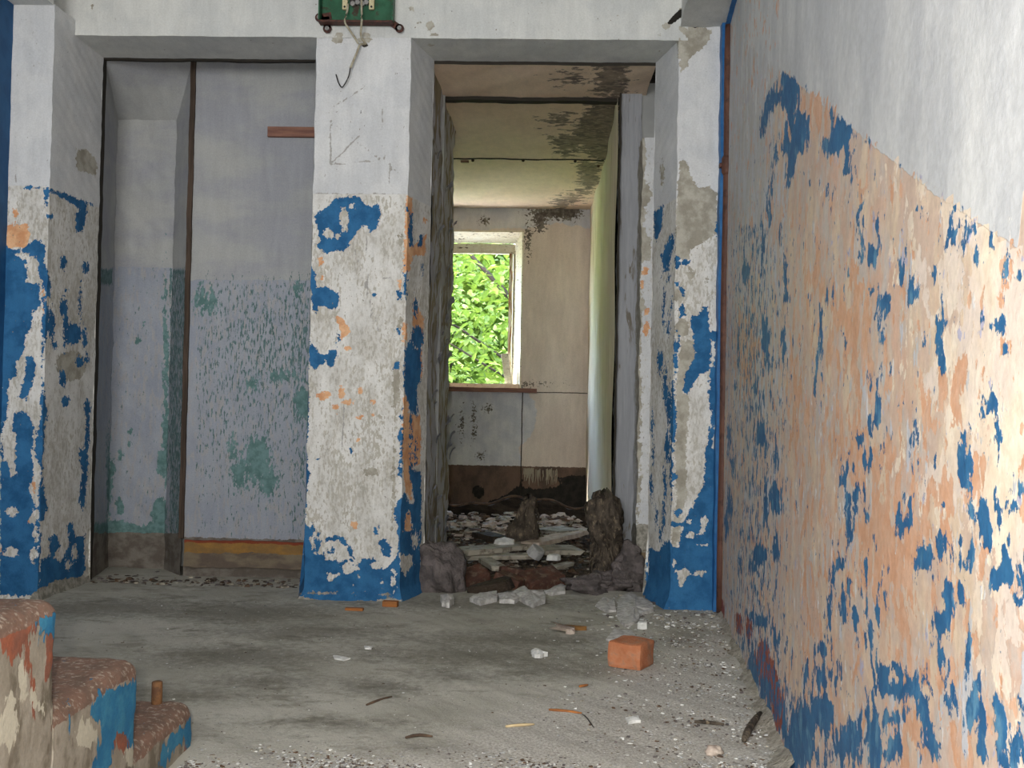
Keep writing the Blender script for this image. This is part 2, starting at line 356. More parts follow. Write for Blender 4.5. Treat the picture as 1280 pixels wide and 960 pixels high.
# ------------------------------------------------------------ painted patches (photograph coordinates, cast on the real faces)
A6 = (360, 220, .2344); A7 = (360, 440, .2344); A8 = (360, 600, .2344)
mid_blue = zm(*A6, [(145,200),(185,185),(250,125),(300,108),(385,112),(415,155),(455,160),(490,145),(495,220),(470,280),(440,300),(410,262),(370,285),(345,330),(310,385),(215,410),(160,385),(145,365),(170,330),(150,260)],
    [(120,460),(140,500),(155,580),(150,600),(205,590),(285,630),(280,660),(250,710),(220,712),(200,690),(160,690),(145,735),(125,650),(115,560)],
    (267,865,9,28), [(108,860),(130,890),(160,935),(205,955),(215,915),(265,940),(268,960),(235,1030),(210,1010),(196,960),(188,1000),(150,1036),(118,1000)],
    (470,635,12,12), (590,630,9,25), (585,830,14,20),
    [(655,190),(666,200),(666,385),(646,375),(640,300)], [(705,312),(725,315),(715,365),(690,385),(695,340)], (628,580,10,62), (680,700,13,50), (690,860,34,60), (650,930,20,50), (640,180,8,14), (715,500,6,22)) + \
  zm(*A7, (583,75,18,17), [(118,0),(106,120),(112,300),(108,440),(98,500),(104,600),(122,650),(98,720),(95,840),(92,960),(78,960),(82,640),(88,400),(98,100)],
    [(625,-20),(705,-20),(712,140),(692,180),(688,345),(642,295),(618,190)], (655,400,7,110), (680,540,7,50), (605,450,11,100), (600,610,10,60), (338,523,6,14), (150,568,12,4), (220,812,5,12),
    [(655,560),(665,620),(690,640),(712,640),(708,800),(670,800),(660,700),(645,640)], [(620,750),(640,800),(620,960),(590,960),(565,850)], [(700,640),(712,640),(708,960),(665,960),(660,860)]) + \
  zm(*A8, [(78,230),(120,250),(142,262),(120,300),(130,350),(145,400),(190,385),(205,425),(225,435),(335,420),(365,450),(380,430),(455,410),(465,432),(520,470),(572,425),(590,660),(40,660),(75,560)],
    (160,335,13,46), [(200,310),(240,295),(300,308),(340,370),(345,410),(365,440),(350,450),(318,380),(310,345),(280,325),(205,325)], (230,375,14,17), (470,272,11,18),
    [(470,340),(520,308),(550,370),(547,410),(510,405),(500,360)], (132,265,14,30),
    [(580,115),(640,105),(650,135),(705,105),(712,530),(770,620),(700,680),(575,680),(575,430),(580,390),(592,330),(590,290),(600,270),(665,270),(655,200),(640,160),(610,260),(575,180)])
mid_hole = zm(*A6, (300,230,26,62), (215,305,28,26), (262,320,10,14), (345,160,18,10)) + zm(*A8, [(285,460),(325,418),(375,475),(300,508)], [(195,495),(272,500),(215,542)], [(432,450),(545,415),(548,445),(500,478),(440,465)],
    (502,548,7,9), (372,517,7,10), (345,562,5,8), [(590,395),(660,400),(668,450),(640,480),(625,510),(600,470)], (680,320,16,42), (560,540,12,50))
mid_orange = zm(*A6, (175,453,12,20), (182,540,8,14), [(238,750),(270,743),(300,770),(335,830),(300,850),(285,885),(272,800)], (318,915,15,15), (600,580,9,26),
    [(632,105),(664,118),(664,200),(650,380),(700,345),(740,310),(734,425),(665,420),(648,510),(612,520)], [(670,650),(695,700),(725,760),(720,900),(665,870),(665,760)], (730,235,8,14), (620,840,14,60)) + \
  zm(*A7, (285,215,18,35), (320,265,30,17), (385,205,18,18), (250,290,18,16), (190,230,40,24), (385,350,18,11), (375,470,12,10), (450,265,18,12), (355,920,18,20), (455,335,12,8), (262,330,6,22),
    [(690,-20),(712,-20),(712,140),(690,130)], [(610,235),(635,240),(642,325),(706,340),(706,600),(665,610),(655,790),(622,740),(610,520)], [(612,860),(655,850),(655,960),(612,960)]) + zm(*A8, [(612,180),(640,170),(660,265),(612,265)])
mid_grey = zm(*A7, [(565,60),(590,50),(600,150),(582,300),(575,480),(570,700),(560,960),(550,960),(552,700),(570,400),(560,240)], (490,355,8,18), (440,640,40,22)) + zm(*A6, (600,340,12,34), (595,780,14,30)) + zm(360, 0, .2344, (653,50,22,14), (697,125,12,12), (757,135,20,22))
A5b = (380, 0, .109375)
mid_grey += zm(*A5b, (395,448,66,52), (700,440,75,50))
mid_holes_dark = zm(*A5b, (700,520,48,30), (203,420,6,20)) + zm(360, 0, .2344, (642,700,4,9), (394,597,4,7))
foot = zm(*A8, [(10,660),(80,615),(150,628),(260,650),(300,640),(480,640),(560,625),(620,650),(700,640),(760,700),(760,760),(0,760)], (210,600,120,6), (520,612,30,8))

AR = (760, 140, .3125); AS = (760, 420, .375); AT = (760, 0, .15625)
r_blue = zm(*AR, [(183,400),(222,372),(215,470),(195,515),(183,500)], [(212,575),(258,478),(267,520),(245,600),(232,645),(215,610)], (243,662,6,20), (225,740,4,40), (240,850,6,30), (222,800,4,40), (254,780,4,20), (213,660,3,12),
      [(265,575),(288,578),(286,625),(270,630)], [(296,588),(326,590),(322,620),(300,615)], [(285,700),(305,700),(320,738),(310,738),(290,715)], [(287,770),(303,770),(309,815),(288,820)],
      [(325,815),(365,810),(377,775),(400,780),(403,875),(445,880),(445,905),(412,908),(415,965),(352,965),(340,880)], (275,930,13,34), (277,685,12,10), (436,460,5,28)) + \
  zm(*AS, [(283,-5),(400,-5),(400,110),(350,105),(340,112),(300,135),(282,160),(268,190),(250,185),(262,115),(290,80)],
      [(343,105),(400,100),(400,370),(330,370),(345,262),(335,200)], [(330,360),(400,365),(400,940),(190,940),(90,860),(135,790),(138,700),(165,720),(190,690),(205,680),(218,702),(240,700),(252,620),(290,548),(320,490)],
      (216,270,11,110), (226,80,8,70), (212,440,5,80), (232,588,14,14), (228,627,18,9), (222,470,14,8),
      (172,85,9,40), (192,170,7,60), (202,240,8,60), (148,300,4,34), (198,370,9,50), (144,500,6,34), (190,490,5,44), (160,600,4,30), (185,600,6,50), (150,400,4,20), (176,660,5,24))
r_hole = zm(*AS, [(228,785),(255,768),(270,790),(262,805),(238,838)], (302,790,17,9), [(308,603),(333,600),(330,625),(318,672),(308,655)], (275,662,12,11), (310,697,14,2), (220,755,3,16), [(343,12),(356,12),(352,102),(342,100)], (352,350,5,24), (270,620,8,8))
r_grey = zm(*AR, [(285,192),(312,195),(330,255),(352,300),(400,298),(437,325),(440,480),(380,520),(330,545),(328,585),(300,590),(285,585),(268,560),(275,400)], [(315,612),(345,640),(340,668),(318,660)], (285,735,20,28), (295,865,30,36), (397,673,8,10), (405,235,6,8), (217,250,8,40)) + \
  zm(*AT, [(555,130),(590,90),(640,80),(650,120),(740,200),(835,240),(800,340),(740,400),(665,450),(640,510),(620,562),(580,570),(560,400),(545,240)], (470,205,34,28)) + \
  zm(*AS, [(242,10),(285,20),(292,70),(262,130),(250,190),(270,200),(262,350),(262,520),(245,590),(238,690),(212,690),(226,560),(226,200),(236,100)], (150,800,14,30))
r_dark = zm(*AT, [(470,180),(590,60),(607,120),(500,200)], (700,210,26,16), (650,185,8,8))
r_foot = zm(*AS, [(60,900),(130,860),(200,920),(400,925),(400,1000),(60,1000)])
AL = (0, 220, .3125); AM = (0, 500, .3125)
l_blue = zm(*AL, [(0,-400),(26,-400),(24,285),(75,300),(150,245),(182,285),(178,340),(195,400),(205,440),(200,490),(185,480),(160,400),(152,375),(112,395),(102,420),(160,432),(162,520),(130,540),(130,600),(100,640),(95,710),(65,740),(65,800),(32,822),(25,960),(0,960)],
    [(105,722),(130,714),(142,770),(130,832),(105,898),(75,882),(95,830)], [(178,480),(200,545),(192,620),(172,700),(172,800),(192,980),(165,980),(168,600)],
    [(172,40),(200,48),(375,113),(375,118),(345,112),(350,150),(332,222),(305,222),(303,150),(325,130),(250,90),(200,62),(182,130),(175,90)],
    (200,160,13,10), (255,348,13,28), (343,367,14,23), (205,590,15,60), (252,530,12,38), (292,632,34,42), (262,590,10,90), (250,812,14,35), (262,900,15,22), (318,742,15,22), (338,650,9,40), (345,730,8,20), (350,930,14,34), (218,677,10,16), (322,510,5,50), (266,458,8,6), (120,45,30,5)) + \
  zm(*AM, [(0,-20),(35,-20),(30,60),(10,130),(10,240),(33,248),(42,312),(60,300),(65,140),(45,112),(60,50),(105,45),(137,100),(125,220),(136,290),(120,350),(140,430),(105,500),(160,478),(160,780),(0,780)],
    [(182,-10),(162,-10),(180,100),(168,300),(192,430),(175,480),(158,480),(150,440),(165,300),(135,180),(160,100)],
    [(150,780),(165,640),(200,622),(193,550),(225,540),(240,590),(212,630),(240,652),(262,618),(278,570),(268,500),(290,485),(302,545),(338,540),(340,680),(290,780)],
    [(318,190),(335,200),(345,40),(358,0),(350,330),(332,452),(314,400),(332,285),(318,230)], (262,5,14,22))
l_hole = zm(*AL, (130,352,26,34), (95,320,30,14)) + zm(*AM, (45,608,28,20), (48,445,24,20), (135,620,14,30), (60,285,8,10), (300,610,12,30), (270,660,12,20), (140,530,10,40))
l_orange = zm(*AL, [(25,200),(110,190),(120,240),(110,285),(28,288)], (60,150,10,20), (172,500,5,60), (130,45,14,4)) + zm(*AM, (135,340,8,30), (105,480,12,20), (8,612,8,26), (340,760,30,12))
l_grey = zm(0, 0, .3125, [(305,600),(350,595),(385,640),(385,705),(350,690),(310,680),(300,640)]) + zm(*AL, (285,760,60,60))
l_foot = zm(*AM, [(130,770),(200,735),(260,712),(360,700),(360,800),(130,800)])

def seg(px, py, a, b):
    e = np.array(b, float)-np.array(a, float); wx, wy = px-a[0], py-a[1]; t_ = np.clip((wx*e[0]+wy*e[1])/(e@e), 0, 1); return np.hypot(wx-e[0]*t_, wy-e[1]*t_)
SCR = [((413, 150), (413, 203)), ((413, 150), (475, 200)), ((420, 132), (455, 108)), ((408, 140), (440, 139)), ((417, 205), (480, 200)), ((478, 135), (480, 200)), ((396, 241), (508, 242)), ((412, 206), (450, 168)), ((485, 205), (497, 217)), ((487, 205), (486, 232)), ((457, 290), (462, 400)), ((470, 350), (500, 345)), ((440, 300), (475, 420)), ((430, 500), (428, 560)), ((20, 210), (20, 230))]
def scr(px, py, m, P):
    f = np.full(px.shape, -1.)
    for a, b in SCR: f = np.maximum(f, .22-seg(px, py, a, b)/4.0)
    return f
def pillar_fields(blue, hole, orange, grey, dark, foot_, line):
    return {'low': lambda px, py, m, P: np.clip((line-P[:, 2])/.02, -1, 1), 'blue': fld(blue, hole, lambda x, y: np.where(y > 245, -.62, -1.)), 'orange': fld(orange, (), lambda x, y: np.where(y > 245, -.75, -1.)),
            'grey': fld(grey, (), lambda x, y: np.where(y > 260, -.42, -1.)), 'hole': fld(dark), 'foot': fld(foot_), 'scr': scr, 'wash': lambda px, py, m, P: np.where(P[:, 2] > line, -1., -.22+.25*np.sin(P[:, 2]*9+P[:, 0]*11)*np.sin(P[:, 0]*23+P[:, 2]*3))}
def flare(lo=.07, amt=.03, x0=None, x1=None, y0=None, sgn=(1, 1, 1)):
    def f(V):
        k = np.clip(1-V[:, 2]/lo, 0, 1)**2*amt; V = V.copy()
        if y0 is not None: V[:, 1] -= k
        if x1 is not None: V[V[:, 0] > x1, 0] += k[V[:, 0] > x1]
        if x0 is not None: V[V[:, 0] < x0, 0] -= k[V[:, 0] < x0]
        return V
    return f
# ------------------------------------------------------------ portal: pillars and lintel
D = 4.154; HL = 2.3; LINE = 1.655
def splay_pillar(name, x0, x1, x0b, x1b, yf, yb, zt, label, fields, post, h=.011):
    s = Surf(); nz = int(zt/h); nx = int((x1-x0)/h); ny = int((yb-yf)/h)
    s.quad((x0, yf, -.02), (x1, yf, -.02), (x1, yf, zt), (x0, yf, zt), nx, nz)
    s.quad((x1, yf, -.02), (x1b, yb, -.02), (x1b, yb, zt), (x1, yf, zt), ny, nz)
    s.quad((x0b, yb, -.02), (x0, yf, -.02), (x0, yf, zt), (x0b, yb, zt), ny, nz)
    s.quad((x1b, yb, -.02), (x0b, yb, -.02), (x0b, yb, zt), (x1b, yb, zt), 8, 8)
    return tag(s.build(name, m_pillar, fields=fields, jit=.0016, post=post), label, 'pillar')
splay_pillar('pillar', -.960, -.5699, -1.02, -.505, D, 4.415, HL, 'wide white middle pillar with peeling blue paint, under the green electrical box',
    pillar_fields(mid_blue, mid_hole, mid_orange, mid_grey, mid_holes_dark, foot, LINE), flare(.06, .018, -.95, -.575, 1))
splay_pillar('pillar', .5232, .700, .458, .80, D, 4.42, 2.36, 'narrow right pillar with bare grey plaster patch, blue lower part beside brown pipe',
    pillar_fields(r_blue, r_hole, [], r_grey, r_dark, r_foot, LINE), flare(.11, .026, .53, None, 1))
splay_pillar('pillar', -2.16, -1.968, -2.16, -1.968, 3.975, 4.425, 2.36, 'left corner pillar with blue front face and grey blotched side face',
    pillar_fields(l_blue, l_hole, l_orange, l_grey, [], l_foot, 1.632), flare(.06, .012, None, -1.975, 1))
beam_grey = zm(360, 0, .2344, (653,50,22,14), (697,125,12,12), (757,135,20,22), (775,185,24,10), (760,240,14,5)) + zm(*AT, (470,205,34,28), (600,100,30,50), (245,175,10,18), (82,130,6,5), (140,248,6,6), (410,282,8,6), (418,415,14,12)) + zm(*A5b, (720,400,60,34), (395,400,50,30)) + [(115, 8, 2.5, 2.5)]
beam_hole = zm(*AT, [(470,180),(560,80),(600,60),(607,120),(500,200)]) + [(115, 8.5, 1.6, 1.4), (564, 14, 1.5, 1.8)]
s = Surf()
s.quad((-2.2, D, HL), (.56, D, HL), (.56, D, 2.85), (-2.2, D, 2.85), 240, 44)
for a, b, c_, d_ in ((-1.968, -.960, -1.968, -1.02), (-.5699, .5232, -.505, .458)):
    s.quad((c_, 4.42, HL-.003), (d_, 4.42, HL-.003), (b, D, HL), (a, D, HL), 60, 16)
s.quad((.6, 4.42, HL), (-2.1, 4.42, HL), (-2.1, 4.42, 2.85), (.6, 4.42, 2.85), 60, 14)
struct(s.build('wall_front', m_beam, jit=.0008, fields={'grey': fld(beam_grey), 'hole': fld(beam_hole)}), 'white plaster lintel beam spanning both doorways above the pillars')
# side beams coming forward under the flights, hall shell
s = Surf().box(-2.16, -1.972, -2.0, 3.974, 2.355, 2.85, .1, 'k'); struct(s.build('trim_1', m_beam, jit=.001, fields={'grey': fld([]), 'hole': fld([])}), 'plaster beam along the top of the left wall', 'beam')
s = Surf().quad((.53, D, 2.357), (.80, D, 2.357), (.46, -2.0, 2.357), (.28, -2.0, 2.357), 12, 90).quad((.53, D, 2.357), (.28, -2.0, 2.357), (.28, -2.0, 2.85), (.53, D, 2.85), 90, 10)
struct(s.build('trim_2', m_beam, jit=.002, fields={'grey': fld([], bias=lambda x, y: np.where((y < 60)&(x > 830), -.4, -1.)), 'hole': fld(zm(*AT, (700, 205, 28, 18)))}), 'grey plaster beam above the peeling right wall', 'beam')
struct(Surf().quad((-2.2, -2, 2.84), (-2.2, D, 2.84), (.9, D, 2.84), (.9, -2, 2.84), 20, 40).build('ceiling', simple('hall_ceiling', (rgb(222, 223, 222), rgb(228, 228, 226), 4), grit=30, obj=False)), 'white plaster ceiling above the landing', 'ceiling')
struct(Surf().quad((-2.135, -2, -1.6), (-2.135, 3.99, -1.6), (-2.135, 3.99, 2.85), (-2.135, -2, 2.85), 4, 4).build('wall_left', m_leftblue), 'dark blue painted wall at the left edge')
s = Surf(); wx0, wx1, wz0, wz1 = -1.95, -.2, 1.0, 2.5
for q in ((-2.2, wx0, -1.6, 2.85), (wx1, .6, -1.6, 2.85), (wx0, wx1, -1.6, wz0), (wx0, wx1, wz1, 2.85)):
    s.quad((q[1], -2, q[2]), (q[0], -2, q[2]), (q[0], -2, q[3]), (q[1], -2, q[3]), 4, 4)
struct(s.build('wall_back', m_soffit_dark), 'plain stairwell wall with a window opening behind the camera')

# ------------------------------------------------------------ right wall
RX = lambda Y: .590+.084*(Y-2.583)
BA = (880, 0, .3125); BB = (880, 280, .33333); BC = (880, 600, .3749)
rw_blue = zm(*BA, [(320,285),(385,340),(385,400),(365,450),(385,440),(420,470),(420,540),(400,600),(370,640),(345,755),(325,750),(332,640),(312,600),(325,470),(290,430),(265,445),(240,560),(225,550),(230,470),(262,365)],
      [(505,435),(612,525),(600,545),(585,560),(582,690),(566,700),(560,600),(520,622),(500,612),(472,605),(470,560),(510,540),(520,490)], (288,590,7,36), (272,700,4,50), (262,830,8,60), (655,565,6,8), (765,655,9,8), (870,835,8,14), (975,870,12,40), (980,920,9,30), (1040,900,8,18), (1070,935,11,22), (490,780,5,20), (625,915,6,35), (590,705,5,18), (410,350,14,6), (235,930,5,40), (685,900,5,18)) + \
  zm(*BB, (632,108,17,50), (635,240,14,25), (680,295,8,42), (655,345,8,25), [(730,130),(745,130),(768,210),(765,245),(748,230),(735,170)], (783,247,17,48), (912,70,11,32), (1003,40,14,20), (990,68,9,14), (1133,147,12,13), (1138,215,7,18), (887,365,12,34), (858,425,11,18), (880,530,12,42),
      [(1058,348),(1078,355),(1090,385),(1120,365),(1128,400),(1098,430),(1078,395),(1062,380)], (1130,437,8,16), (1175,180,8,10), (975,5,6,12), (1015,115,6,9), (1050,140,6,10),
      (665,432,11,28), (438,395,9,50), (430,490,6,70), (421,575,5,40), (468,280,10,24), (528,436,5,9), (690,567,14,20), (648,570,8,18), (637,600,5,16), (612,545,5,12), (650,690,12,26), (635,742,22,34), (587,805,14,24), (672,840,9,45), (524,930,12,34), (560,925,10,32), (598,895,7,25), (625,880,5,20), (970,880,17,66), (1075,665,26,26), (1060,700,12,50), (1068,750,12,50), (1085,810,18,30), (1098,860,7,44), (875,898,6,12), (785,800,6,36), (1000,940,9,20), (845,180,5,12),
      (155,190,17,42), (305,200,9,64), (308,275,14,20), (230,430,17,80), (300,460,11,60), (130,440,5,70), (215,790,24,56), (295,740,6,30), (270,880,8,70), (95,800,7,70), (110,900,8,40), (195,600,6,50), (210,680,6,28), (120,610,6,20), (225,60,5,40), (290,50,4,30), (585,20,4,30)) + \
  zm(*BC, (480,115,18,60), (505,50,9,60), (545,115,8,36), (485,190,6,30), (800,85,20,18), (655,140,20,26), (690,85,9,26), (735,262,26,50), (710,300,10,20), (785,210,8,20), (820,220,6,30), (860,215,8,12), (570,215,8,16),
      [(868,10),(900,-5),(932,50),(965,42),(998,130),(985,190),(1012,250),(1003,290),(1045,385),(1070,378),(1070,432),(1030,425),(1005,355),(985,340),(992,372),(955,378),(945,330),(962,290),(990,255),(945,232),(912,200),(922,160),(895,130),(908,60)],
      (862,290,9,44), (850,370,18,50), (850,430,14,30), (803,400,17,40), (785,500,21,44), (798,570,10,60), (812,640,14,60), (828,700,20,50), (880,590,9,36), (1056,30,12,28), (900,245,9,14), (1062,300,8,40), (1020,170,6,40),
      (450,285,20,20), (430,305,10,14), (424,400,8,62), (415,490,11,56), (467,390,17,50), (500,450,8,30), (572,445,15,36), (550,505,10,46), (537,330,10,38), (515,295,7,12), (605,365,7,36), (395,565,24,20), (575,630,12,40),
      [(570,615),(645,605),(692,660),(682,705),(645,755),(620,725),(570,720)], (725,700,20,60), (742,760,14,60), (750,880,24,70), (630,790,40,20), (900,790,24,90), (935,810,30,60), (990,830,26,90), (1015,920,40,50), (1055,870,18,60), (920,890,18,60),
      (330,850,50,110), (395,780,44,70), (460,870,36,60), (500,850,30,50), (570,880,36,90), (625,900,30,60), (340,650,12,40), (400,660,22,40), (455,640,12,34), (200,700,14,60), (160,680,24,100), (215,780,18,70), (300,900,30,70), (270,820,14,80),
      (85,90,10,60), (75,150,8,40), (240,60,22,50), (205,90,8,60), (185,250,26,40), (240,240,10,50), (165,290,14,30), (240,200,10,30), (120,270,8,40), (240,520,10,40), (190,470,30,22), (160,450,14,14))
rw_hole = zm(*BA, (298,345,14,22), (345,540,7,20), (300,460,30,40)) + zm(*BC, (945,90,9,12), (945,150,10,14), (960,195,9,9), (975,235,12,9), (960,860,12,40), (1040,910,10,24), (640,660,14,14), (380,870,10,40), (440,820,12,30))
rw_red = zm(*BC, [(48,378),(70,400),(68,480),(90,560),(85,600),(60,600),(55,560),(38,520)], [(105,440),(125,450),(130,520),(108,510)], (150,500,10,40), [(185,530),(215,540),(222,590),(242,640),(262,720),(285,840),(240,830),(215,720),(185,680),(165,620)], (300,910,8,60), (245,790,18,60)) + [(888, 790, 8, 34)]
rw_orange = zm(*BC, (72,610,18,50), (205,760,14,50), (180,210,22,24), (265,900,10,50), (690,870,30,70)) + zm(*BB, (560,360,60,120), (540,450,40,90), (400,230,20,60), (160,480,30,120), (680,900,50,60), (900,680,50,90), (340,600,16,90)) + zm(*BA, (450,440,50,60), (360,480,30,40)) + [(1110, 700, 40, 60), (1140, 640, 30, 60), (1070, 560, 22, 50)]
rw_up = [[(880, -300), (3000, -300), (3000, 1700), (1280, 312), (1232, 285), (1180, 250), (1130, 213), (1070, 165), (1030, 134), (980, 88), (966, 105), (950, 150), (940, 185), (925, 235), (905, 262), (880, 300)]]
s = Surf(); Y0, Y1 = -2., 4.165
yy = np.concatenate([np.linspace(-2, .6, 30)[:-1], np.linspace(.6, Y1, 300)]); gu = (yy-Y0)/(Y1-Y0)
s.quad((RX(Y1), Y1, -1.6), (RX(Y0), Y0, -1.6), (RX(Y0), Y0, 2.85), (RX(Y1), Y1, 2.85), nv=330, gu=(1-gu)[::-1])
def not_up(px, py, m, P):
    f = -field(px, py, m, rw_up, scale=.012); slope = 1.02-.42*(1.0-P[:, 1])-P[:, 2]
    return np.where(P[:, 1] < 1.0, np.clip(slope/.02, -1, 1), f)
def seen(fn): return lambda px, py, m, P: np.where(P[:, 1] > .75, fn(px, py, m, P), -.35)
FW = {'low': not_up,
 'blue': seen(fld(rw_blue, rw_hole, lambda x, y: np.where(y < 180, -1, np.clip(-.42+.32*np.exp(-((x-945)/38)**2)*(y > 280)+.30*np.clip((y-770)/150, 0, 1)*(x < 1120)-.5*(y < (x-980)*.74+100), -1, 1)), scale=.022)),
 'orange': seen(fld(rw_orange, (), lambda x, y: -.36+.16*((x > 1000)&(y > 480)&(x < 1230)), scale=.09)),
 'cream': seen(lambda px, py, m, P: np.clip((px-1170)/150, -.6, .42)-np.clip((py-600)/300, 0, .6)-(py < (px-980)*.74+88)*3),
 'lav': seen(lambda px, py, m, P: np.where(py < (px-980)*.74+88, -1., np.clip(-.42+.42*np.exp(-((px-935)/50)**2)+.5*np.exp(-((px-930)/40)**2-((py-240)/130)**2)+.1*(py > 850), -1, 1))),
 'lilac': seen(lambda px, py, m, P: np.where(py < (px-980)*.74+88, -1., -.52)),
 'white': seen(lambda px, py, m, P: np.where(py < (px-980)*.74+84, -1., -.62+.15*(np.abs(px-1030) < 40)*(py > 500))),
 'red': seen(fld(rw_red, (), lambda x, y: np.where((y > 740)&(x < 1000), -.55, -1.))),
 'dirt': seen(fld([[(870, 745), (893, 748), (902, 830), (930, 900), (955, 1000), (870, 1000)], [(925, 890), (950, 880), (975, 930), (990, 1000), (930, 1000)]]))}
for k in ('orange', 'blue', 'red'):
    FW[k] = (lambda g: lambda px, py, m, P: np.where((px > 975)&(py < (px-980)*.74+84), -1., g(px, py, m, P)))(FW[k])
struct(s.build('wall_right', m_rwall, fields=FW, jit=.0006), 'large right stairwell wall with peeling peach and blue paint below a slanting paint line')

# ------------------------------------------------------------ pipe and blue strip in the right corner
z_t = 2.357
bs = Surf().box(.690, .716, 4.105, 4.155, -.02, z_t, .02)
strip = bs.build('trim_3', m_bluestrip, jit=.0015, fields={'chip': lambda px, py, m, P: np.full(px.shape, -.50)}); struct(strip, 'narrow blue painted corner strip between right pillar and brown pipe', 'strip')
s2 = Surf().quad((.708, 4.11, 2.335), (.60, 3.0, 2.335), (.60, 3.0, 2.356), (.708, 4.11, 2.356), 30, 2).quad((.725, 4.11, 2.335), (.615, 3.0, 2.335), (.60, 3.0, 2.335), (.70, 4.11, 2.335), 30, 2)
o = s2.build('ceiling_strip', m_bluestrip, strip, jit=.001, fields={'chip': lambda px, py, m, P: np.full(px.shape, -.50)})
pr = empty('pipe', (.712, 4.075, 0), 'rusty brown vertical pipe in the corner beside the peeling right wall', 'pipe')
xs = lambda z: .712
bmobj('pipe_shaft', tube(bmesh.new(), [(0+.0015*math.sin(z*5), 0, z*.2) for z in range(0, 12)]+[(0, 0, 2.34)], .0165, 14, True), m_pipe, pr, True)
bmobj('coupling', tube(bmesh.new(), [(0, 0, 1.735), (0, 0, 1.745), (0, 0, 1.80), (0, 0, 1.81)], [.017, .0225, .0225, .017], 14), m_pipe, pr, True)
bmobj('pipe_bracket', newbox(-.03, .02, -.004, .024, 1.765, 1.782, bev=.002), m_rust, pr)

# ------------------------------------------------------------ floor
stain = [(300, 820, 110, 14), (330, 852, 70, 10), (470, 860, 60, 12), (550, 935, 60, 10), (420, 905, 90, 8), (780, 935, 70, 12), (590, 820, 120, 12), (700, 838, 90, 10), (860, 800, 40, 10), (230, 870, 60, 8), (480, 815, 50, 8), (640, 800, 160, 10), (560, 845, 60, 8), (380, 790, 120, 10), (150, 760, 120, 12), (300, 765, 120, 14), (600, 755, 200, 8)]
dust = [[(640, 880), (760, 850), (860, 800), (900, 780), (1000, 980), (500, 980), (560, 925)], [(250, 940), (960, 935), (960, 990), (250, 990)]]
s = Surf(); s.quad((-2.14, 2.20, 0), (.80, 2.20, 0), (.80, 4.50, 0), (-2.14, 4.50, 0), 230, 170)
s.quad((-2.14, 2.20, -.16), (.80, 2.20, -.16), (.80, 2.20, 0), (-2.14, 2.20, 0), 230, 12)
s.quad((-2.14, 4.50, 0), (-.5, 4.50, 0), (-.5, 4.9, 0), (-2.14, 4.9, 0), 50, 12)
struct(s.build('floor', m_floor, fields={'stain': fld(stain, (), -.55, scale=.05), 'dust': fld(dust, (), -.6, scale=.12)}, jit=.0015), 'dusty stained concrete floor of the landing', 'floor')
# lower flight going down towards the camera
lf = empty('lower_stair', (-.12, 2.19, -.16), 'concrete stair flight going down from the landing edge', 'staircase')
for k in range(6):
    ya = 2.33-.33*k
    bmobj('step', newbox(-.67, RX(2.19-.33*(k+1))+.12-.012, -.33*(k+1), -.33*k, -.6-.17*k, -.17*k, bev=.01), m_concl, lf)
# upper flight at the left, seen from its open side
xs_ = -.80
Ys = [atX(244, 874, xs_)[1], atX(177, 820, xs_)[1], atX(78, 745, xs_)[1]]; Zs = [atX(244, 874, xs_)[2], atX(177, 820, xs_)[2], atX(78, 745, xs_)[2]]
Ys += [Ys[2]-.34*k for k in (1, 2, 3, 4)]; Zs += [Zs[2]+.18*k for k in (1, 2, 3)]
us = empty('upper_stair', (xs_, Ys[0], 0), 'worn concrete stair flight at lower left with chipped blue and red painted step ends', 'staircase')
us_off = np.array([xs_, Ys[0], 0.])
A4 = (0, 720, .25)
st_blue = zm(*A4, [(190,215),(300,178),(325,250),(318,500),(310,640),(285,600),(262,480),(275,300),(200,262)], [(440,680),(520,575),(640,548),(690,470),(715,560),(715,850),(650,872),(640,790),(572,790),(565,970),(460,970),(500,800),(512,740)], [(845,800),(930,745),(985,670),(985,800),(975,970),(930,970),(922,800),(885,850),(820,960),(780,960)], (352,740,8,40), (530,560,12,14), (215,300,16,40))
st_red = zm(*A4, [(0,250),(60,215),(165,190),(160,300),(120,330),(105,400),(60,430),(0,330)], [(235,265),(280,300),(275,420),(250,490),(238,380)], [(135,300),(155,300),(150,420),(130,500),(120,440)], (165,610,14,50), (272,880,12,90), (640,830,60,40), (600,800,30,60), (590,460,70,40), (940,850,14,80), (345,680,10,30), (800,700,60,30))
st_white = zm(*A4, [(75,460),(110,430),(130,540),(200,640),(215,680),(150,650),(120,600)], (300,700,30,70), (30,760,60,90), (60,620,60,30), (430,800,60,60), (660,900,30,40))
def pick(bl, k):
    lo_, hi_ = ((176, 400), (78, 180), (-50, 82), (-900, -800), (-900, -800), (-900, -800))[k]; o_ = []
    for b in bl:
        cx = b[0] if isinstance(b[0], (int, float)) else sum(p[0] for p in b)/len(b)
        if lo_ <= cx < hi_: o_.append(b)
    return o_
def rbox(x0, x1, y0, y1, z0, z1, r, h):
    s = Surf().box(x0, x1, y0, y1, z0, z1, h, 'b')
    def post(V):
        lo = np.array([x0-1, y0-1, z0-1]); hi = np.array([x1-r, y1-r, z1-r]); q = np.clip(V, lo, hi); d = V-q; L = np.linalg.norm(d, axis=1, keepdims=True)
        return np.where(L > 1e-6, q+d/np.maximum(L, 1e-6)*r, V)-us_off
    return s, post
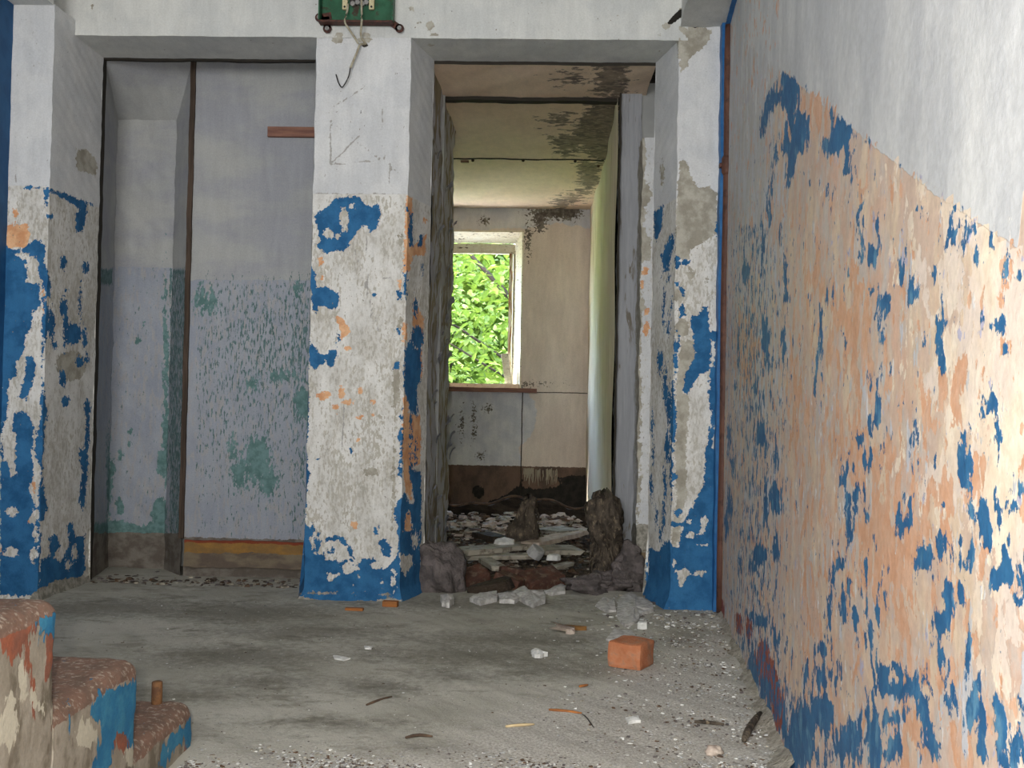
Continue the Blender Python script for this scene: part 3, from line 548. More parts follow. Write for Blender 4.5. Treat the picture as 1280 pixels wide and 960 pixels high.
for k in range(6):
    s, post = rbox(-2.115, xs_, Ys[k+1]-.02, Ys[k], -.4, Zs[k], .032, .012 if k < 3 else .03)
    o = s.build('step', m_step, us, jit=0, fields={'blue': fld(pick(st_blue, k), (), lambda x, y: -.45, scale=.02), 'red': fld(pick(st_red, k), (), -.5), 'white': fld(pick(st_white, k), (), -.6),
        'top': (lambda zk, yk: lambda px, py, m, P: np.clip((P[:, 2]-zk+.045+.035*np.clip((yk-P[:, 1]-.1)/.2, 0, 1)-.05*np.clip((yk-P[:, 1])/.3, 0, 1))/.02, -1, 1))(Zs[k], Ys[k])}, post=lambda V, p=post: wob(p(V), .0013, 14))
m_rodrust = simple('ochre_rusted_rod', (rgb(122, 88, 58), rgb(90, 64, 46), 60), .8, grit=120)
b0 = atY(196, 873, Ys[0]-.04)
bm = tube(bmesh.new(), [(0, 0, -.03), (.0, 0, .02), (0, 0, .048), (0, 0, .05)], [.0125, .0125, .0125, .010], 10)
bmobj('baluster_stump', bm, m_rodrust, us, True, loc=(b0[0]-us_off[0], b0[1]-us_off[1], Zs[0]))['label'] = 'sawn-off rusty baluster stump'

# ------------------------------------------------------------ left doorway: panel wall, niche
YP = 4.62
pl = atY(247, 73, YP)[0]; plb = atY(228, 690, YP)[0]; px_ = (pl+plb)/2
s = Surf().quad((px_, YP, -.02), (-.53, YP, -.02), (-.53, YP, 2.42), (px_, YP, 2.42), 110, 230)
pan_blob = [(250, 375, 6, 14), (263, 376, 9, 10), (300, 590, 10, 22), (322, 575, 16, 30), (335, 600, 12, 20), (315, 480, 8, 6), (380, 505, 12, 20), (372, 360, 5, 8), (290, 560, 5, 12), (262, 378, 8, 14), (352, 470, 16, 6)]
struct(s.build('wall_back', m_panel, fields={'low': lambda x, y, m, P: np.clip((350-y)/-6, -1, 1)*.8,
    'green': lambda x, y, m, P: np.where(y < 346+10*np.sin(x*.6), -1, np.clip(-.36-.4*(x < 245)+.22*np.exp(-((y-440)/90)**2)*np.exp(-((x-330)/70)**2)+.16*(x > 365)-.1*(y > 620), -1, 1)),
    'blob': fld(pan_blob, (), -.8, .05), 'base': lambda x, y, m, P: np.clip((.175-P[:, 2])/.02, -1, 1)}), 'pale lavender panel wall scraped green inside the left doorway')
s = Surf().box(px_+.01, -.54, YP-.022, YP-.001, .045, .165, .012, '')
m_basey = peel('ochre_skirting_paint', (rgb(150, 112, 58), rgb(128, 100, 62), (9, 9, 20)), [('lower', (rgb(122, 110, 92), rgb(98, 86, 76), (8, 8, 20)), (14, 14, 30), 1.4, -.1), ('edge', rgb(128, 62, 42), (20, 20, 60), 1.6, .1)], bump=.5)
struct(s.build('baseboard_back', m_basey, jit=.002, fields={'lower': lambda x, y, m, P: np.clip((.11-P[:, 2])/.03, -1, 1), 'edge': lambda x, y, m, P: np.clip((P[:, 2]-.155)/.012, -1, 1)}), 'ochre and grey skirting board under the lavender panel wall', 'baseboard')
# niche
XR0 = .337
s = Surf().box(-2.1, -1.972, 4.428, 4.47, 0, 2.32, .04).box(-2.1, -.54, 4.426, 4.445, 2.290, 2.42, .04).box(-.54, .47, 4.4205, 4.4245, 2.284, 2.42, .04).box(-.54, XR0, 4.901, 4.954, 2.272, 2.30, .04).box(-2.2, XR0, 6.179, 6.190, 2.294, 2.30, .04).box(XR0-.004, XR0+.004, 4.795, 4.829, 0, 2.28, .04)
struct(s.build('gap_shade_strips', simple('painted_gap_shade', rgb(48, 44, 38), obj=False), jit=.0015), 'dark strips painting in the shadow gaps behind doorway lintels and left jamb', 'gap')  # dark boxes put the shade of the gaps into colour
# outer shell of the building, added to keep sky light from leaking in
s = Surf().box(-2.5, 1.3, -2.3, 7.9, -1.75, 3.05, 2, 'k').box(-2.45, 1.25, -2.25, 7.85, -1.7, 3.0, 2, 'kf')
s.quad((-2.5, 7.85, 2.32), (1.3, 7.85, 2.32), (1.3, 7.85, 3.05), (-2.5, 7.85, 3.05)).quad((.35, 7.85, -1.7), (1.3, 7.85, -1.7), (1.3, 7.85, 3.05), (.35, 7.85, 3.05)).quad((-2.5, 7.85, -1.7), (1.3, 7.85, -1.7), (1.3, 7.85, 0), (-2.5, 7.85, 0)).quad((-2.5, 7.85, -1.7), (-2.2, 7.85, -1.7), (-2.2, 7.85, 3.05), (-2.5, 7.85, 3.05))
struct(s.build('outer_leak_shell', m_soffit_dark), 'added plain outer shell keeping sky light out of the building')
nl_t = np.array(atY(129, 74, 4.46)); nr_t = np.array((px_-.008, YP-.01, atY(247, 72, YP)[2]))
YB = 4.80; bl_t = np.array(atY(147, 150, YB)); br_t = np.array(atY(221, 150, YB)); bl_b = np.array(atY(135, 690, YB)); br_b = np.array(atY(205, 690, YB))
bl_b[2] = br_b[2] = 0; nl_b = np.array((-1.975, 4.46, 0)); nr_b = np.array((px_-.008, YP-.01, 0)); nl_t[0] = -1.975
nch = {'low': lambda x, y, m, P: np.where(y > 335, .6, -1), 'green': lambda x, y, m, P: np.where(y < 335, -1, np.where(x > 212, .12, np.where((x < 140)&(y < 356), .4, -.55))),
    'blob': fld([(172, 425, 4, 4), (181, 405, 3, 3), (150, 633, 6, 10), (152, 570, 4, 6), (163, 540, 3, 4), (162, 553, 3, 4), (203, 580, 7, 18), (207, 540, 4, 60), (200, 640, 10, 18), (136, 600, 3, 50), [(112, 655), (150, 650), (175, 658), (195, 650), (207, 640), (210, 672), (112, 672)], (140, 585, 5, 9), (207, 450, 3, 90)], (), -.85),
    'base': lambda x, y, m, P: np.clip((y-666)/6, -1, 1)}
s = Surf().quad(bl_b, br_b, br_t, bl_t, 30, 150).quad(nl_b, bl_b, bl_t, nl_t, 24, 150).quad(br_b, nr_b, nr_t, br_t, 24, 150)
s.quad(bl_t, br_t, nr_t, nl_t, 12, 12)
struct(s.build('wall_left', m_panel, fields=nch, jit=.002), 'recessed niche wall with pale plaster left of the lavender panel')
s = Surf().box(px_-.021, px_+.001, YP-.014, YP+.03, .17, 2.4, .03); struct(s.build('trim_4', woodmat('dark_gap_batten', rgb(62, 52, 44), rgb(84, 70, 60), None, obj=False), jit=.001), 'dark brown vertical batten between niche and lavender panel', 'batten')
struct(Surf().quad((-2.2, 4.40, 2.40), (-.5, 4.40, 2.40), (-.5, 4.85, 2.40), (-2.2, 4.85, 2.40), 4, 4).build('ceiling', m_soffit_dark), 'grey ceiling strip behind the left doorway', 'ceiling')
# batten fixed on panel
p0 = atY(335, 165, YP-.01); p1 = atY(405, 166, YP-.01)
tag(bmobj('wooden_batten', newbox(-.01, p1[0]-p0[0], -.012, .009, -.023, .023, bev=.002), m_rawwood, loc=(p0[0]+.01, YP-.0095, p0[2])), 'short red-brown wooden batten fixed high on the lavender panel wall', 'batten')

# ------------------------------------------------------------ right doorway: wooden partition, posts
s = Surf()
zz = np.linspace(0, 1, 2)
s.quad((-.507, 4.42, -.05), (-.507, 5.50, -.05), (-.507, 5.50, 2.32), (-.507, 4.42, 2.32), 110, 230)
s.quad((-.507, 5.50, -.05), (-.57, 5.50, -.05), (-.57, 5.50, 2.32), (-.507, 5.50, 2.32), 6, 200)
s.quad((-.57, 5.50, -.05), (-.57, 4.42, -.05), (-.57, 4.42, 2.32), (-.57, 5.50, 2.32), 20, 20)
def pw(V):
    V = V.copy(); k = np.sin(V[:, 2]*5.1)*.012+np.sin(V[:, 2]*23+V[:, 1]*9)*.005+np.sin(V[:, 2]*71+V[:, 1]*23)*.0022
    V[:, 0] += k*.6; e = V[:, 1] > 5.3; V[e, 1] += (np.sin(V[e, 2]*31)*.02+np.sin(V[e, 2]*77)*.012+.05*np.clip((V[e, 2]-1.7)/.4, 0, 1)-.05*np.clip((.5-V[e, 2])/.4, 0, 1)); return V
struct(s.build('wall_left', m_oldwood, post=pw, jit=.001), 'weathered dark wooden partition edge with curling grey paint in right doorway')
# curling paint flakes along the partition
fk = empty('paint_flakes', (-.5, 4.9, 1.2), 'curls of grey paint peeling off the dark wooden partition', 'paint flakes')
m_flake = simple('grey_paint_flake', (rgb(150, 152, 160), rgb(128, 130, 136), 30))
for k in range(46):
    z = random.uniform(.1, 2.0); y = random.uniform(4.45, 5.45); bm = bmesh.new(); hh = random.uniform(.02, .07); ww = random.uniform(.03, .09)
    prev = None
    for i in range(5):
        a = i/4*1.5; xo = hh*.5*(1-math.cos(a)); zo = hh*math.sin(a)*random.choice((1, 1)); r = [bm.verts.new((xo, -ww/2*(1-.2*i/4), zo)), bm.verts.new((xo, ww/2*(1-.25*i/4), zo))]
        if prev: bm.faces.new((prev[0], prev[1], r[1], r[0]))
        prev = r
    bmobj('flake', bm, m_flake, fk, True, loc=(.007, y-4.9, z-1.2), rot=(random.uniform(-.5, .5), 0, 0))
# right side: grey post, white strip, dark return
s = Surf().box(.337, .44, 4.83, 4.90, -.05, 2.3, .02, ''); post = s.build('trim_5', m_postwood, jit=.002); struct(post, 'grey painted door post right of the cream wall in the right doorway', 'door post')
YW = 4.60
m_strip = m_pillar
s = Surf().box(.425, .56, YW, YW+.2, .16, 2.02, .012)
stripf = {'low': lambda x, y, m, P: np.full(x.shape, -1.), 'blue': fld([]), 'orange': fld(zm(760,140,.3125,(148,635,12,18),(140,690,9,16),(155,790,12,22),(150,865,12,28)) , (), -.9),
   'grey': fld(zm(760,140,.3125,[(120,60),(150,80),(155,150),(140,260),(180,330),(150,380),(155,430),(135,440),(170,520),(165,590),(120,590)],(140,760,8,30)) + [(798, 470, 3.5, 200)], (), -.5), 'hole': fld([]), 'scr': lambda px, py, m, P: np.full(px.shape, -1.), 'wash': lambda px, py, m, P: np.full(px.shape, -.4), 'foot': fld([[(790, 655), (830, 655), (830, 760), (790, 760)]])}
struct(s.build('wall_right', m_strip, fields=stripf, jit=.003), 'narrow white plaster strip with olive flaking between door post and right pillar')
s = Surf().quad((.44, 4.85, -.05), (.80, 4.85, -.05), (.80, 4.85, 2.4), (.44, 4.85, 2.4), 4, 4); struct(s.build('wall_back', m_soffit_dark), 'dark grey plaster behind the right pillar')
s = Surf().quad((.56, 4.42, 0), (.56, 4.42, 2.4), (.80, 4.9, 2.4), (.80, 4.9, 0), 4, 4); struct(s.build('wall_right', m_soffit_dark), 'dark plaster return behind the right pillar')
s = Surf().box(.42, .50, 4.6, 4.75, -.02, .17, .02); struct(s.build('baseboard_right', simple('yellowed_plaster_foot', (rgb(150, 130, 98), rgb(120, 104, 84), 12), grit=30, obj=False), jit=.003), 'yellowed plaster foot below the white strip', 'baseboard')
s = Surf().quad((-.6, 4.44, 2.32), (.8, 4.44, 2.32), (.8, 4.44, 2.9), (-.6, 4.44, 2.9), 3, 3)
# ------------------------------------------------------------ far room
XR = .337; YF = 7.75; XL = -2.3
cm_mould = [[(690, 175), (720, 160), (735, 125), (775, 100), (775, 200), (745, 205), (730, 190), (700, 195)], [(722, 200), (755, 200), (742, 240), (700, 262), (690, 252), (725, 235)], (700, 150, 14, 5), (712, 178, 14, 8), [(745, 75), (785, 75), (785, 122), (745, 118)], (715, 98, 14, 5)]
cf = {'mould': fld(cm_mould, (), -.75, scale=.12), 'dark': fld([], (), -1.)}
ceil = struct(Surf().quad((XL, 4.90, 2.345), (XL, 7.8, 2.345), (.9, 7.8, 2.345), (.9, 4.90, 2.345), 10, 10).quad((-.57, 4.42, 2.345), (-.57, 4.9, 2.345), (.9, 4.9, 2.345), (.9, 4.42, 2.345), 4, 4).build('ceiling', m_darkwood), 'stained board ceiling of the far room', 'ceiling')
for (ya, yb, dz) in ((4.425, 4.90, .012), (4.955, 6.18, 0), (6.188, 7.75, 0)):
    s = Surf().box(XL if ya > 4.9 else -.56, XR+.06 if ya > 4.9 else .46, ya, yb, 2.3-dz, 2.325, .03); s.build('ceiling_panel', m_ceil, ceil, fields=cf, jit=.0015)
m_nail = simple('rusty_nail_head', rgb(60, 40, 32))
for x, y in ((591, 200), (654, 200), (719, 201), (748, 207)):
    p = atZ(x, y, 2.3); b = bmesh.new(); bmesh.ops.create_icosphere(b, subdivisions=1, radius=.011); bmobj('nail', b, m_nail, ceil, True, loc=(p[0], p[1], 2.298))
p = atZ(581, 201, 2.3); bmobj('clip', newbox(-.025, .025, -.015, .015, -.006, .004, bev=.002), m_rawwood, ceil, loc=(p[0], p[1], 2.296))
# far wall as panels around the window opening
wxl, wxr = -1.45, atY(655, 300, YF)[0]; wz1 = atY(640, 289, YF)[2]; wz0 = atY(640, 486, YF)[2]
ffar = {'pale': fld([[(500, 240), (745, 240), (740, 285), (700, 278), (660, 285), (500, 290)], [(500, 492), (648, 492), (652, 600), (500, 600)], (610, 520, 60, 50)], (), -.8, .1), 'mould': fld([(690, 265, 28, 8), (675, 275, 8, 14), (660, 298, 3, 14), (606, 276, 5, 4), (601, 570, 4, 4), (610, 511, 4, 4), (577, 527, 1.5, 9), (592, 520, 1.5, 8), (592, 538, 1.5, 5), (710, 265, 16, 10), (620, 480, 30, 2)], (), -.9, .05),
  'brown': lambda x, y, m, P: np.clip((.345-P[:, 2])/.02, -1, 1), 'dark': fld([[(652, 600), (765, 592), (765, 700), (540, 700), (540, 634), (600, 632), (640, 615)], (597, 615, 7, 8)], [(675, 603, 24, 8)], -.9, .04)}
farw = empty('wall_back', (0, YF, 0)); struct(farw, 'beige far room wall around the window')
yj = atY(652, 550, YF)[0]
for (xa, xb, za, zb) in ((XL, wxl, -.5, 2.35), (wxr, XR+.1, wz0-.02, 2.35), (wxl, wxr, wz1, 2.35), (wxl, yj-.004, .0, wz0), (yj+.004, XR+.1, .0, wz0-.026), (wxl, XR+.1, -.5, -.005)):
    s = Surf().quad((xa, YF, za), (xb, YF, za), (xb, YF, zb), (xa, YF, zb), max(2, int((xb-xa)/.02)), max(2, int((zb-za)/.02))); s.build('wall_panel', m_farwall, farw, fields=ffar, post=lambda V: wob(V, .001)-np.array([0, YF, 0]))
s = Surf().quad((XL, YF+.01, -.5), (wxl, YF+.01, -.5), (wxl, YF+.01, 2.35), (XL, YF+.01, 2.35)).quad((wxl, YF+.012, -.5), (.8, YF+.012, -.5), (.8, YF+.012, wz0), (wxl, YF+.012, wz0)).quad((wxr+.01, YF+.012, wz0-.1), (.8, YF+.012, wz0-.1), (.8, YF+.012, 2.35), (wxr+.01, YF+.012, 2.35))
s.build('backing', m_darkwood, farw, post=lambda V: V-np.array([0, YF, 0]))
# lime drips on the dark base
bm = bmesh.new()
for k in range(46):
    x = atY(random.uniform(654, 698), 600, YF)[0]; z = .335+random.uniform(-.02, .0); l = random.uniform(.03, .13); tube(bm, [(x, YF-.004, z), (x+random.uniform(-.006, .006), YF-.005, z-l*.5), (x+random.uniform(-.008, .008), YF-.005, z-l)], [.004, .0035, .001], 4)
o = bmobj('paint_drips', bm, m_whitebit if False else simple('pale_lime', rgb(168, 158, 138)), farw); o.location = (0, -YF, 0); o['kind'] = 'stuff'
# window
wd = empty('window_1', (wxr, YF, wz0)); struct(wd, 'glassless window with flaking cream frame showing green leaves', 'window')
def wpart(name, x0, x1, y0, y1, z0, z1, mat, jit=.001, h=.02):
    s = Surf().box(x0, x1, y0, y1, z0, z1, h); return s.build(name, mat, wd, post=lambda V: wob(V, jit)-np.array([wxr, YF, wz0]))
def prism(name, pts, ext, mat, axis):
    """pts: outline in the (x, y) or (y, z) plane, swept along ext"""
    su = Surf(); n_ = len(pts)
    def P3(p, e): return (p[0], p[1], e) if axis == 'z' else (e, p[0], p[1])
    for i_ in range(n_):
        a, b = pts[i_], pts[(i_+1) % n_]; k_ = max(2, int(abs(ext[1]-ext[0])/.03))
        su.quad(P3(a, ext[0]), P3(b, ext[0]), P3(b, ext[1]), P3(a, ext[1]), 4, k_)
    return su.build(name, mat, wd, post=lambda V: wob(V, .001)-np.array([wxr, YF, wz0]))
prism('frame_jamb', [(wxr-.012, YF-.02), (wxr, YF-.02), (wxr, YF+.16), (wxr-.085, YF+.16)], (wz0, wz1), m_frame, 'z')
prism('frame_jamb', [(wxl, YF-.02), (wxl+.012, YF-.02), (wxl+.085, YF+.16), (wxl, YF+.16)], (wz0, wz1), m_frame, 'z')
prism('frame_head', [(YF-.02, wz1), (YF-.02, wz1-.012), (YF+.12, wz1-.075), (YF+.12, wz1)], (wxl+.01, wxr-.01), m_frame, 'x')
wpart('frame_head', wxl+.035, wxr-.06, YF+.121, YF+.16, wz1-.155, wz1-.08, m_frame)
wpart('sash_stile', wxr-.112, wxr-.087, YF+.12, YF+.155, wz0+.03, wz1-.15, woodmat('bare_orange_wood', rgb(170, 120, 84), rgb(140, 100, 74), rgb(216, 206, 186), obj=False))
wpart('frame_sill', wxl, wxr-.02, YF-.02, YF+.17, wz0, wz0+.035, m_frame)
wpart('window_board', wxl-.05, atY(671, 486, YF)[0], YF-.06, YF-.001, wz0-.028, wz0+.004, m_rawwood)['label'] = 'red-brown wooden window board'
bm = bmesh.new(); b_ = newbox(-.028, .028, -.01, .01, 0, .235, bev=.002)
bmobj('broken_sash_piece', b_, m_frame, wd, loc=(-.095, .05, .035), rot=(0, R(-9), 0))
# side walls of the room
s = Surf().quad((XR, YF, -.5), (XR, 4.88, -.5), (XR, 4.88, 2.32), (XR, YF, 2.32), 90, 90)
def lw(V): V = V.copy(); V[:, 0] += .008*np.sin(V[:, 1]*2.1+1)+.004*np.sin(V[:, 2]*7+V[:, 1]*9); return V
struct(s.build('wall_right', m_litwall, post=lw), 'cream plank wall of the far room catching the window light')
struct(Surf().quad((XL, 4.6, -.5), (XL, YF, -.5), (XL, YF, 2.35), (XL, 4.6, 2.35), 3, 3).build('wall_left', m_farwall if False else m_soffit_dark), 'far room wall hidden at the left')
struct(Surf().quad((-.50, 4.88, -.5), (XL, 4.88, -.5), (XL, 4.88, 2.4), (-.50, 4.88, 2.4), 3, 3).build('wall_front', m_soffit_dark), 'back of the panel wall in the far room')
s = Surf().quad((XL, 4.5, -.03), (.8, 4.5, -.03), (.8, 6.95, -.03), (XL, 6.95, -.03), 120, 100).quad((XL, 6.95, -.03), (XL, 6.95, -.5), (.8, 6.95, -.5), (.8, 6.95, -.03), 3, 3).quad((XL, 6.95, -.4), (.8, 6.95, -.4), (.8, YF, -.4), (XL, YF, -.4), 20, 10)
struct(s.build('floor', m_earth, jit=.010), 'rubble strewn broken floor of the far room', 'floor')

# ------------------------------------------------------------ debris in the far room
def place(name, bm, mat, px, py, z, label, cat, rz=0, rx=0, ry=0, smooth=False, group=None):
    p = atZ(px, py, z); o = bmobj(name, bm, mat, smooth=smooth, loc=p, rot=(rx, ry, rz)); return tag(o, label, cat, group)
def plank(x1, y1, x2, y2, w_, th, z, mat, label, name='plank', cat='plank', tilt=0):
    a = Vector(atZ(x1, y1, z)); b = Vector(atZ(x2, y2, z)); L = (b-a).length; bm = bmesh.new(); n = max(3, int(L/.08))
    prev = None
    for i in range(n+1):
        x = -L/2+L*i/n; e = .6 if i in (0, n) else 1; j = random.uniform(-.004, .004); zc = random.uniform(-.002, .002)
        r = [bm.verts.new((x+random.uniform(-.02, .02)*(e < 1), sy*w_/2+j, zt+zc)) for sy, zt in ((-1, 0), (1, 0), (1, th), (-1, th))]
        if prev:
            for k in range(4): bm.faces.new((prev[k], r[k], r[(k+1) % 4], prev[(k+1) % 4]))
        else: bm.faces.new(r[::-1])
        prev = r
    bm.faces.new(prev); d = b-a
    return tag(bmobj(name, bm, mat, loc=((a.x+b.x)/2, (a.y+b.y)/2, z), rot=(R(tilt), 0, math.atan2(d.y, d.x))), label, cat)
def cloud(name, region, n, smin, smax, mats, label, z=0, flatness=.5, seed=1, parent=None):
    rr = random.Random(seed); bm = bmesh.new()
    for k in range(n):
        x, y, zz_ = region(rr); s_ = rr.uniform(smin, smax)*(.6+.4*rr.random()); a = rr.random()*6.28; q = [Vector((rr.uniform(.4, 1)*math.cos(a+t), rr.uniform(.4, 1)*math.sin(a+t), 0))*s_ for t in (0, 1.7, 3.0, 4.6)]
        hgt = s_*flatness*rr.uniform(.3, 1); lo = [bm.verts.new((x+v.x, y+v.y, zz_)) for v in q]; hi = [bm.verts.new((x+v.x*.7+rr.uniform(-.2, .2)*s_, y+v.y*.7, zz_+hgt*rr.uniform(.5, 1))) for v in q]
        mi = rr.randrange(len(mats))
        fs = [bm.faces.new(hi)]+[bm.faces.new((lo[i], lo[(i+1) % 4], hi[(i+1) % 4], hi[i])) for i in range(4)]
        for f_ in fs: f_.material_index = mi
    o = bmobj(name, bm, mats, parent); tag(o, label, 'rubble', kind='stuff'); return o
m_pinkplaster = simple('pale_pink_plaster', (rgb(196, 182, 168), rgb(168, 152, 140), 30), grit=50)
def reg_far(rr):
    y = 4.6+2.35*rr.random()**.8; x = rr.uniform(-.75, .33); return x, y, -.03+.05*rr.random()**2
cloud('rubble', reg_far, 2600, .008, .045, [m_browncl, m_lumpbrown, m_earth, m_paleboard, m_darkwood, m_browncl, m_lumpbrown], 'loose rubble and splinters covering the far room floor', seed=4)
def reg_far2(rr): y = rr.uniform(6.1, 6.93); return rr.uniform(-.75, .25), y, -.01+.09*rr.random()
cloud('rubble', reg_far2, 700, .02, .07, [m_pinkplaster, m_paleboard, m_pinkplaster, m_browncl], 'sunlit heap of pale plaster and wood scraps under the window', seed=6)
plank(572, 693, 664, 684, .14, .025, .05, m_paleboard, 'long pale board lying across the far doorway left of centre')
plank(585, 699, 668, 697, .10, .02, .03, m_paleboard, 'lower pale board lying flat just in front of the long one')
plank(676, 690, 722, 690, .22, .022, .05, m_paleboard, 'wide pale board right of centre on the rubble')
plank(662, 684, 735, 665, .10, .025, .06, m_pinkplaster, 'slanting pinkish board pointing to the right rotten post')
plank(682, 667, 716, 664, .20, .02, .07, m_paleboard, 'small board lying further back near the rotten beam')
plank(606, 702, 624, 713, .07, .02, .04, m_paleboard, 'short pale wood offcut pointing at the red brick')
plank(690, 712, 712, 706, .05, .015, .03, m_paleboard, 'tiny wood offcut at right of the doorway rubble')
plank(600, 671, 628, 678, .10, .03, .06, m_darkwood, 'dark block of wood among the sunlit scraps')
place('plaster_chunk', shard(.13, .1, .04), m_whitebit, 629, 683, .06, 'bright white plaster chunk on the far room rubble', 'plaster chunk', .3, rx=.3)
place('plaster_chunk', shard(.10, .09, .05), m_plaster, 667, 694, .06, 'grey plaster wedge on top of the pale boards', 'plaster chunk', 1.1, rx=.7)
place('plaster_chunk', shard(.09, .06, .03), m_whitebit, 693, 700, .04, 'small pale plaster chunk on wide board edge', 'plaster chunk', .2)
def rough_brick(l, w_, h_, chip=.012):
    bm = newbox(-l/2, l/2, -w_/2, w_/2, 0, h_, bev=chip); bmesh.ops.subdivide_edges(bm, edges=bm.edges[:], cuts=2, use_grid_fill=True)
    for v in bm.verts: c_ = v.co; v.co = c_+Vector((math.sin(c_.y*60+c_.z*40), math.sin(c_.x*55+c_.z*70), math.sin(c_.x*50+c_.y*45)*(c_.z > .01)))*.0022
    return bm
place('brick', rough_brick(.13, .11, .065), m_redbrick, 592, 730, .0, 'dull red broken brick standing tilted beside grey lump in doorway', 'brick', .5, rx=.35, ry=-.25)
place('brick', rough_brick(.15, .11, .05), m_redbrick, 641, 724, .0, 'flat reddish brown brick slab in the middle of the doorway rubble', 'brick', .25, rx=-.15, ry=.18)
place('brick', rough_brick(.19, .12, .06), m_redbrick, 676, 732, .0, 'tilted brown brick with pale edge near the threshold right of centre', 'brick', .55, rx=.30, ry=-.1)
place('brick', rough_brick(.12, .10, .06), m_redbrick, 634, 735, .0, 'small orange-brown brick end behind the threshold plaster', 'brick', -.3, ry=.3)
place('slab', shard(.26, .12, .05), m_darkwood, 612, 741, -.005, 'black slanting slab leaning between bricks in the doorway', 'slab', .2, ry=-.22)
# charred beam at the edge of the pit
bt = empty('rotten_beam', (0, 6.98, -.03), 'blackened rotten beam sagging below the window wall', 'beam')
s = Surf().quad((-1.0, 0, -.08), (XR-.02, 0, -.08), (XR-.02, 0, .20), (-1.0, 0, .20), 120, 14).quad((-1.0, 0, .20), (XR-.02, 0, .20), (XR-.02, .12, .20), (-1.0, .12, .20), 120, 4).quad((XR-.02, .12, -.08), (-1., .12, -.08), (-1., .12, .2), (XR-.02, .12, .2), 60, 3)
def sag(V):
    V = V.copy(); top = np.clip(V[:, 2]/.20, 0, 1); x = V[:, 0]
    V[:, 2] += top*(.03*np.sin(x*7.5+2.5)+.012*np.sin(x*23)-.03+.006*np.sin(x*60)); V[:, 1] += .02*np.sin(x*9+V[:, 2]*11)+.008*np.sin(x*37+V[:, 2]*30); return V
s.build('beam_log', m_darkwood, bt, post=sag)
bm = bmesh.new(); tube(bm, [(x, -.01+.02*math.sin(x*9+2), .175+.03*math.sin(x*7.5+2.5)+.012*math.sin(x*23)+.004) for x in np.linspace(-.95, .3, 50)], [.006+.004*abs(math.sin(i*1.7)) for i in range(50)], 6)
bmobj('lit_edge_rim', bm, m_browncl, bt, True)['label'] = 'lighter brown rim painting in the lit top edge of the beam'  # lighter tube paints in light along the beam's top edge
# fibre clump
def shaggy(name, px, py, z, w_, h_, label, cat, n=60, lean=0, mat=m_lumpbrown, dep=None):
    p = atZ(px, py, z); root = empty(name, p, label, cat); dep = dep or w_
    bm = bmesh.new(); seg, lev = 44, 26; rings = []; ph = [random.uniform(0, 6) for _ in range(5)]
    for j in range(lev):
        t_ = j/(lev-1); ring = []
        for i in range(seg):
            a = 2*math.pi*i/seg; tw = a+.6*math.sin(t_*4+ph[0])
            r_ = (.40+.10*math.sin(t_*7+ph[1])+.07*math.sin(tw*3+ph[2])+.05*math.sin(tw*7+t_*9+ph[3])+.035*math.sin(tw*17+t_*3)+random.uniform(-.02, .02))*(1-.30*t_**2)*(.35 if j == lev-1 else 1)
            zz_ = h_*t_*(1+(.05*math.sin(a*2+ph[4])+.03*math.sin(a*8)+.03*math.sin(a*13))*t_)
            ring.append(bm.verts.new((math.cos(a)*r_*w_+lean*t_, math.sin(a)*r_*dep, zz_)))
        rings.append(ring)
    for j in range(lev-1):
        for i in range(seg): bm.faces.new((rings[j][i], rings[j][(i+1) % seg], rings[j+1][(i+1) % seg], rings[j+1][i]))
    bm.faces.new(rings[-1]); bmobj('core', bm, mat, root, True); bm = bmesh.new()
    for k in range(n):
        t_ = random.random(); a = random.random()*6.28; rr_ = w_*.42*(1-.55*t_); x0 = math.cos(a)*rr_+lean*t_; y0 = math.sin(a)*rr_*dep/w_; z0 = h_*t_*.82
        l = random.uniform(.3, .7)*h_*.4; q = random.uniform(-.3, .3)*l
        tube(bm, [(x0, y0, z0), (x0+q*.5+math.cos(a)*.01, y0, max(.0, z0-l*.5)), (x0+q, y0, max(-.01, z0-l))], [.003+.004*random.random(), .005, .002], 5)
    o = bmobj('fibres', bm, mat, root, True); o['kind'] = 'stuff'; return root
shaggy('fibre_clump', 650, 692, .0, .17, .30, 'shaggy brown clump of rotted fibre standing on the rubble below the window wall', 'fibre clump', 150, lean=.05)
shaggy('rotten_post_base', 762, 728, .0, .20, .40, 'shaggy rotted base of the wall at right of the doorway', 'rotten wood', 240, dep=.33, lean=-.03)
place('fibre_heap', lump(.10, .10, .11, .3, 4), m_concl, 787, 737, -.01, 'dark crumbly heap at the foot of the grey door post', 'debris heap', smooth=True)
place('rubble_heap', lump(.13, .10, .05, .35, 4), m_concl, 745, 740, -.01, 'low dark heap of crumbs at the threshold left of the right pillar', 'debris heap', smooth=True)
place('concrete_lump', lump(.105, .12, .15, .16, 4), m_concl, 551, 742, -.02, 'rounded grey concrete lump at foot of the wooden partition', 'concrete lump', smooth=True)

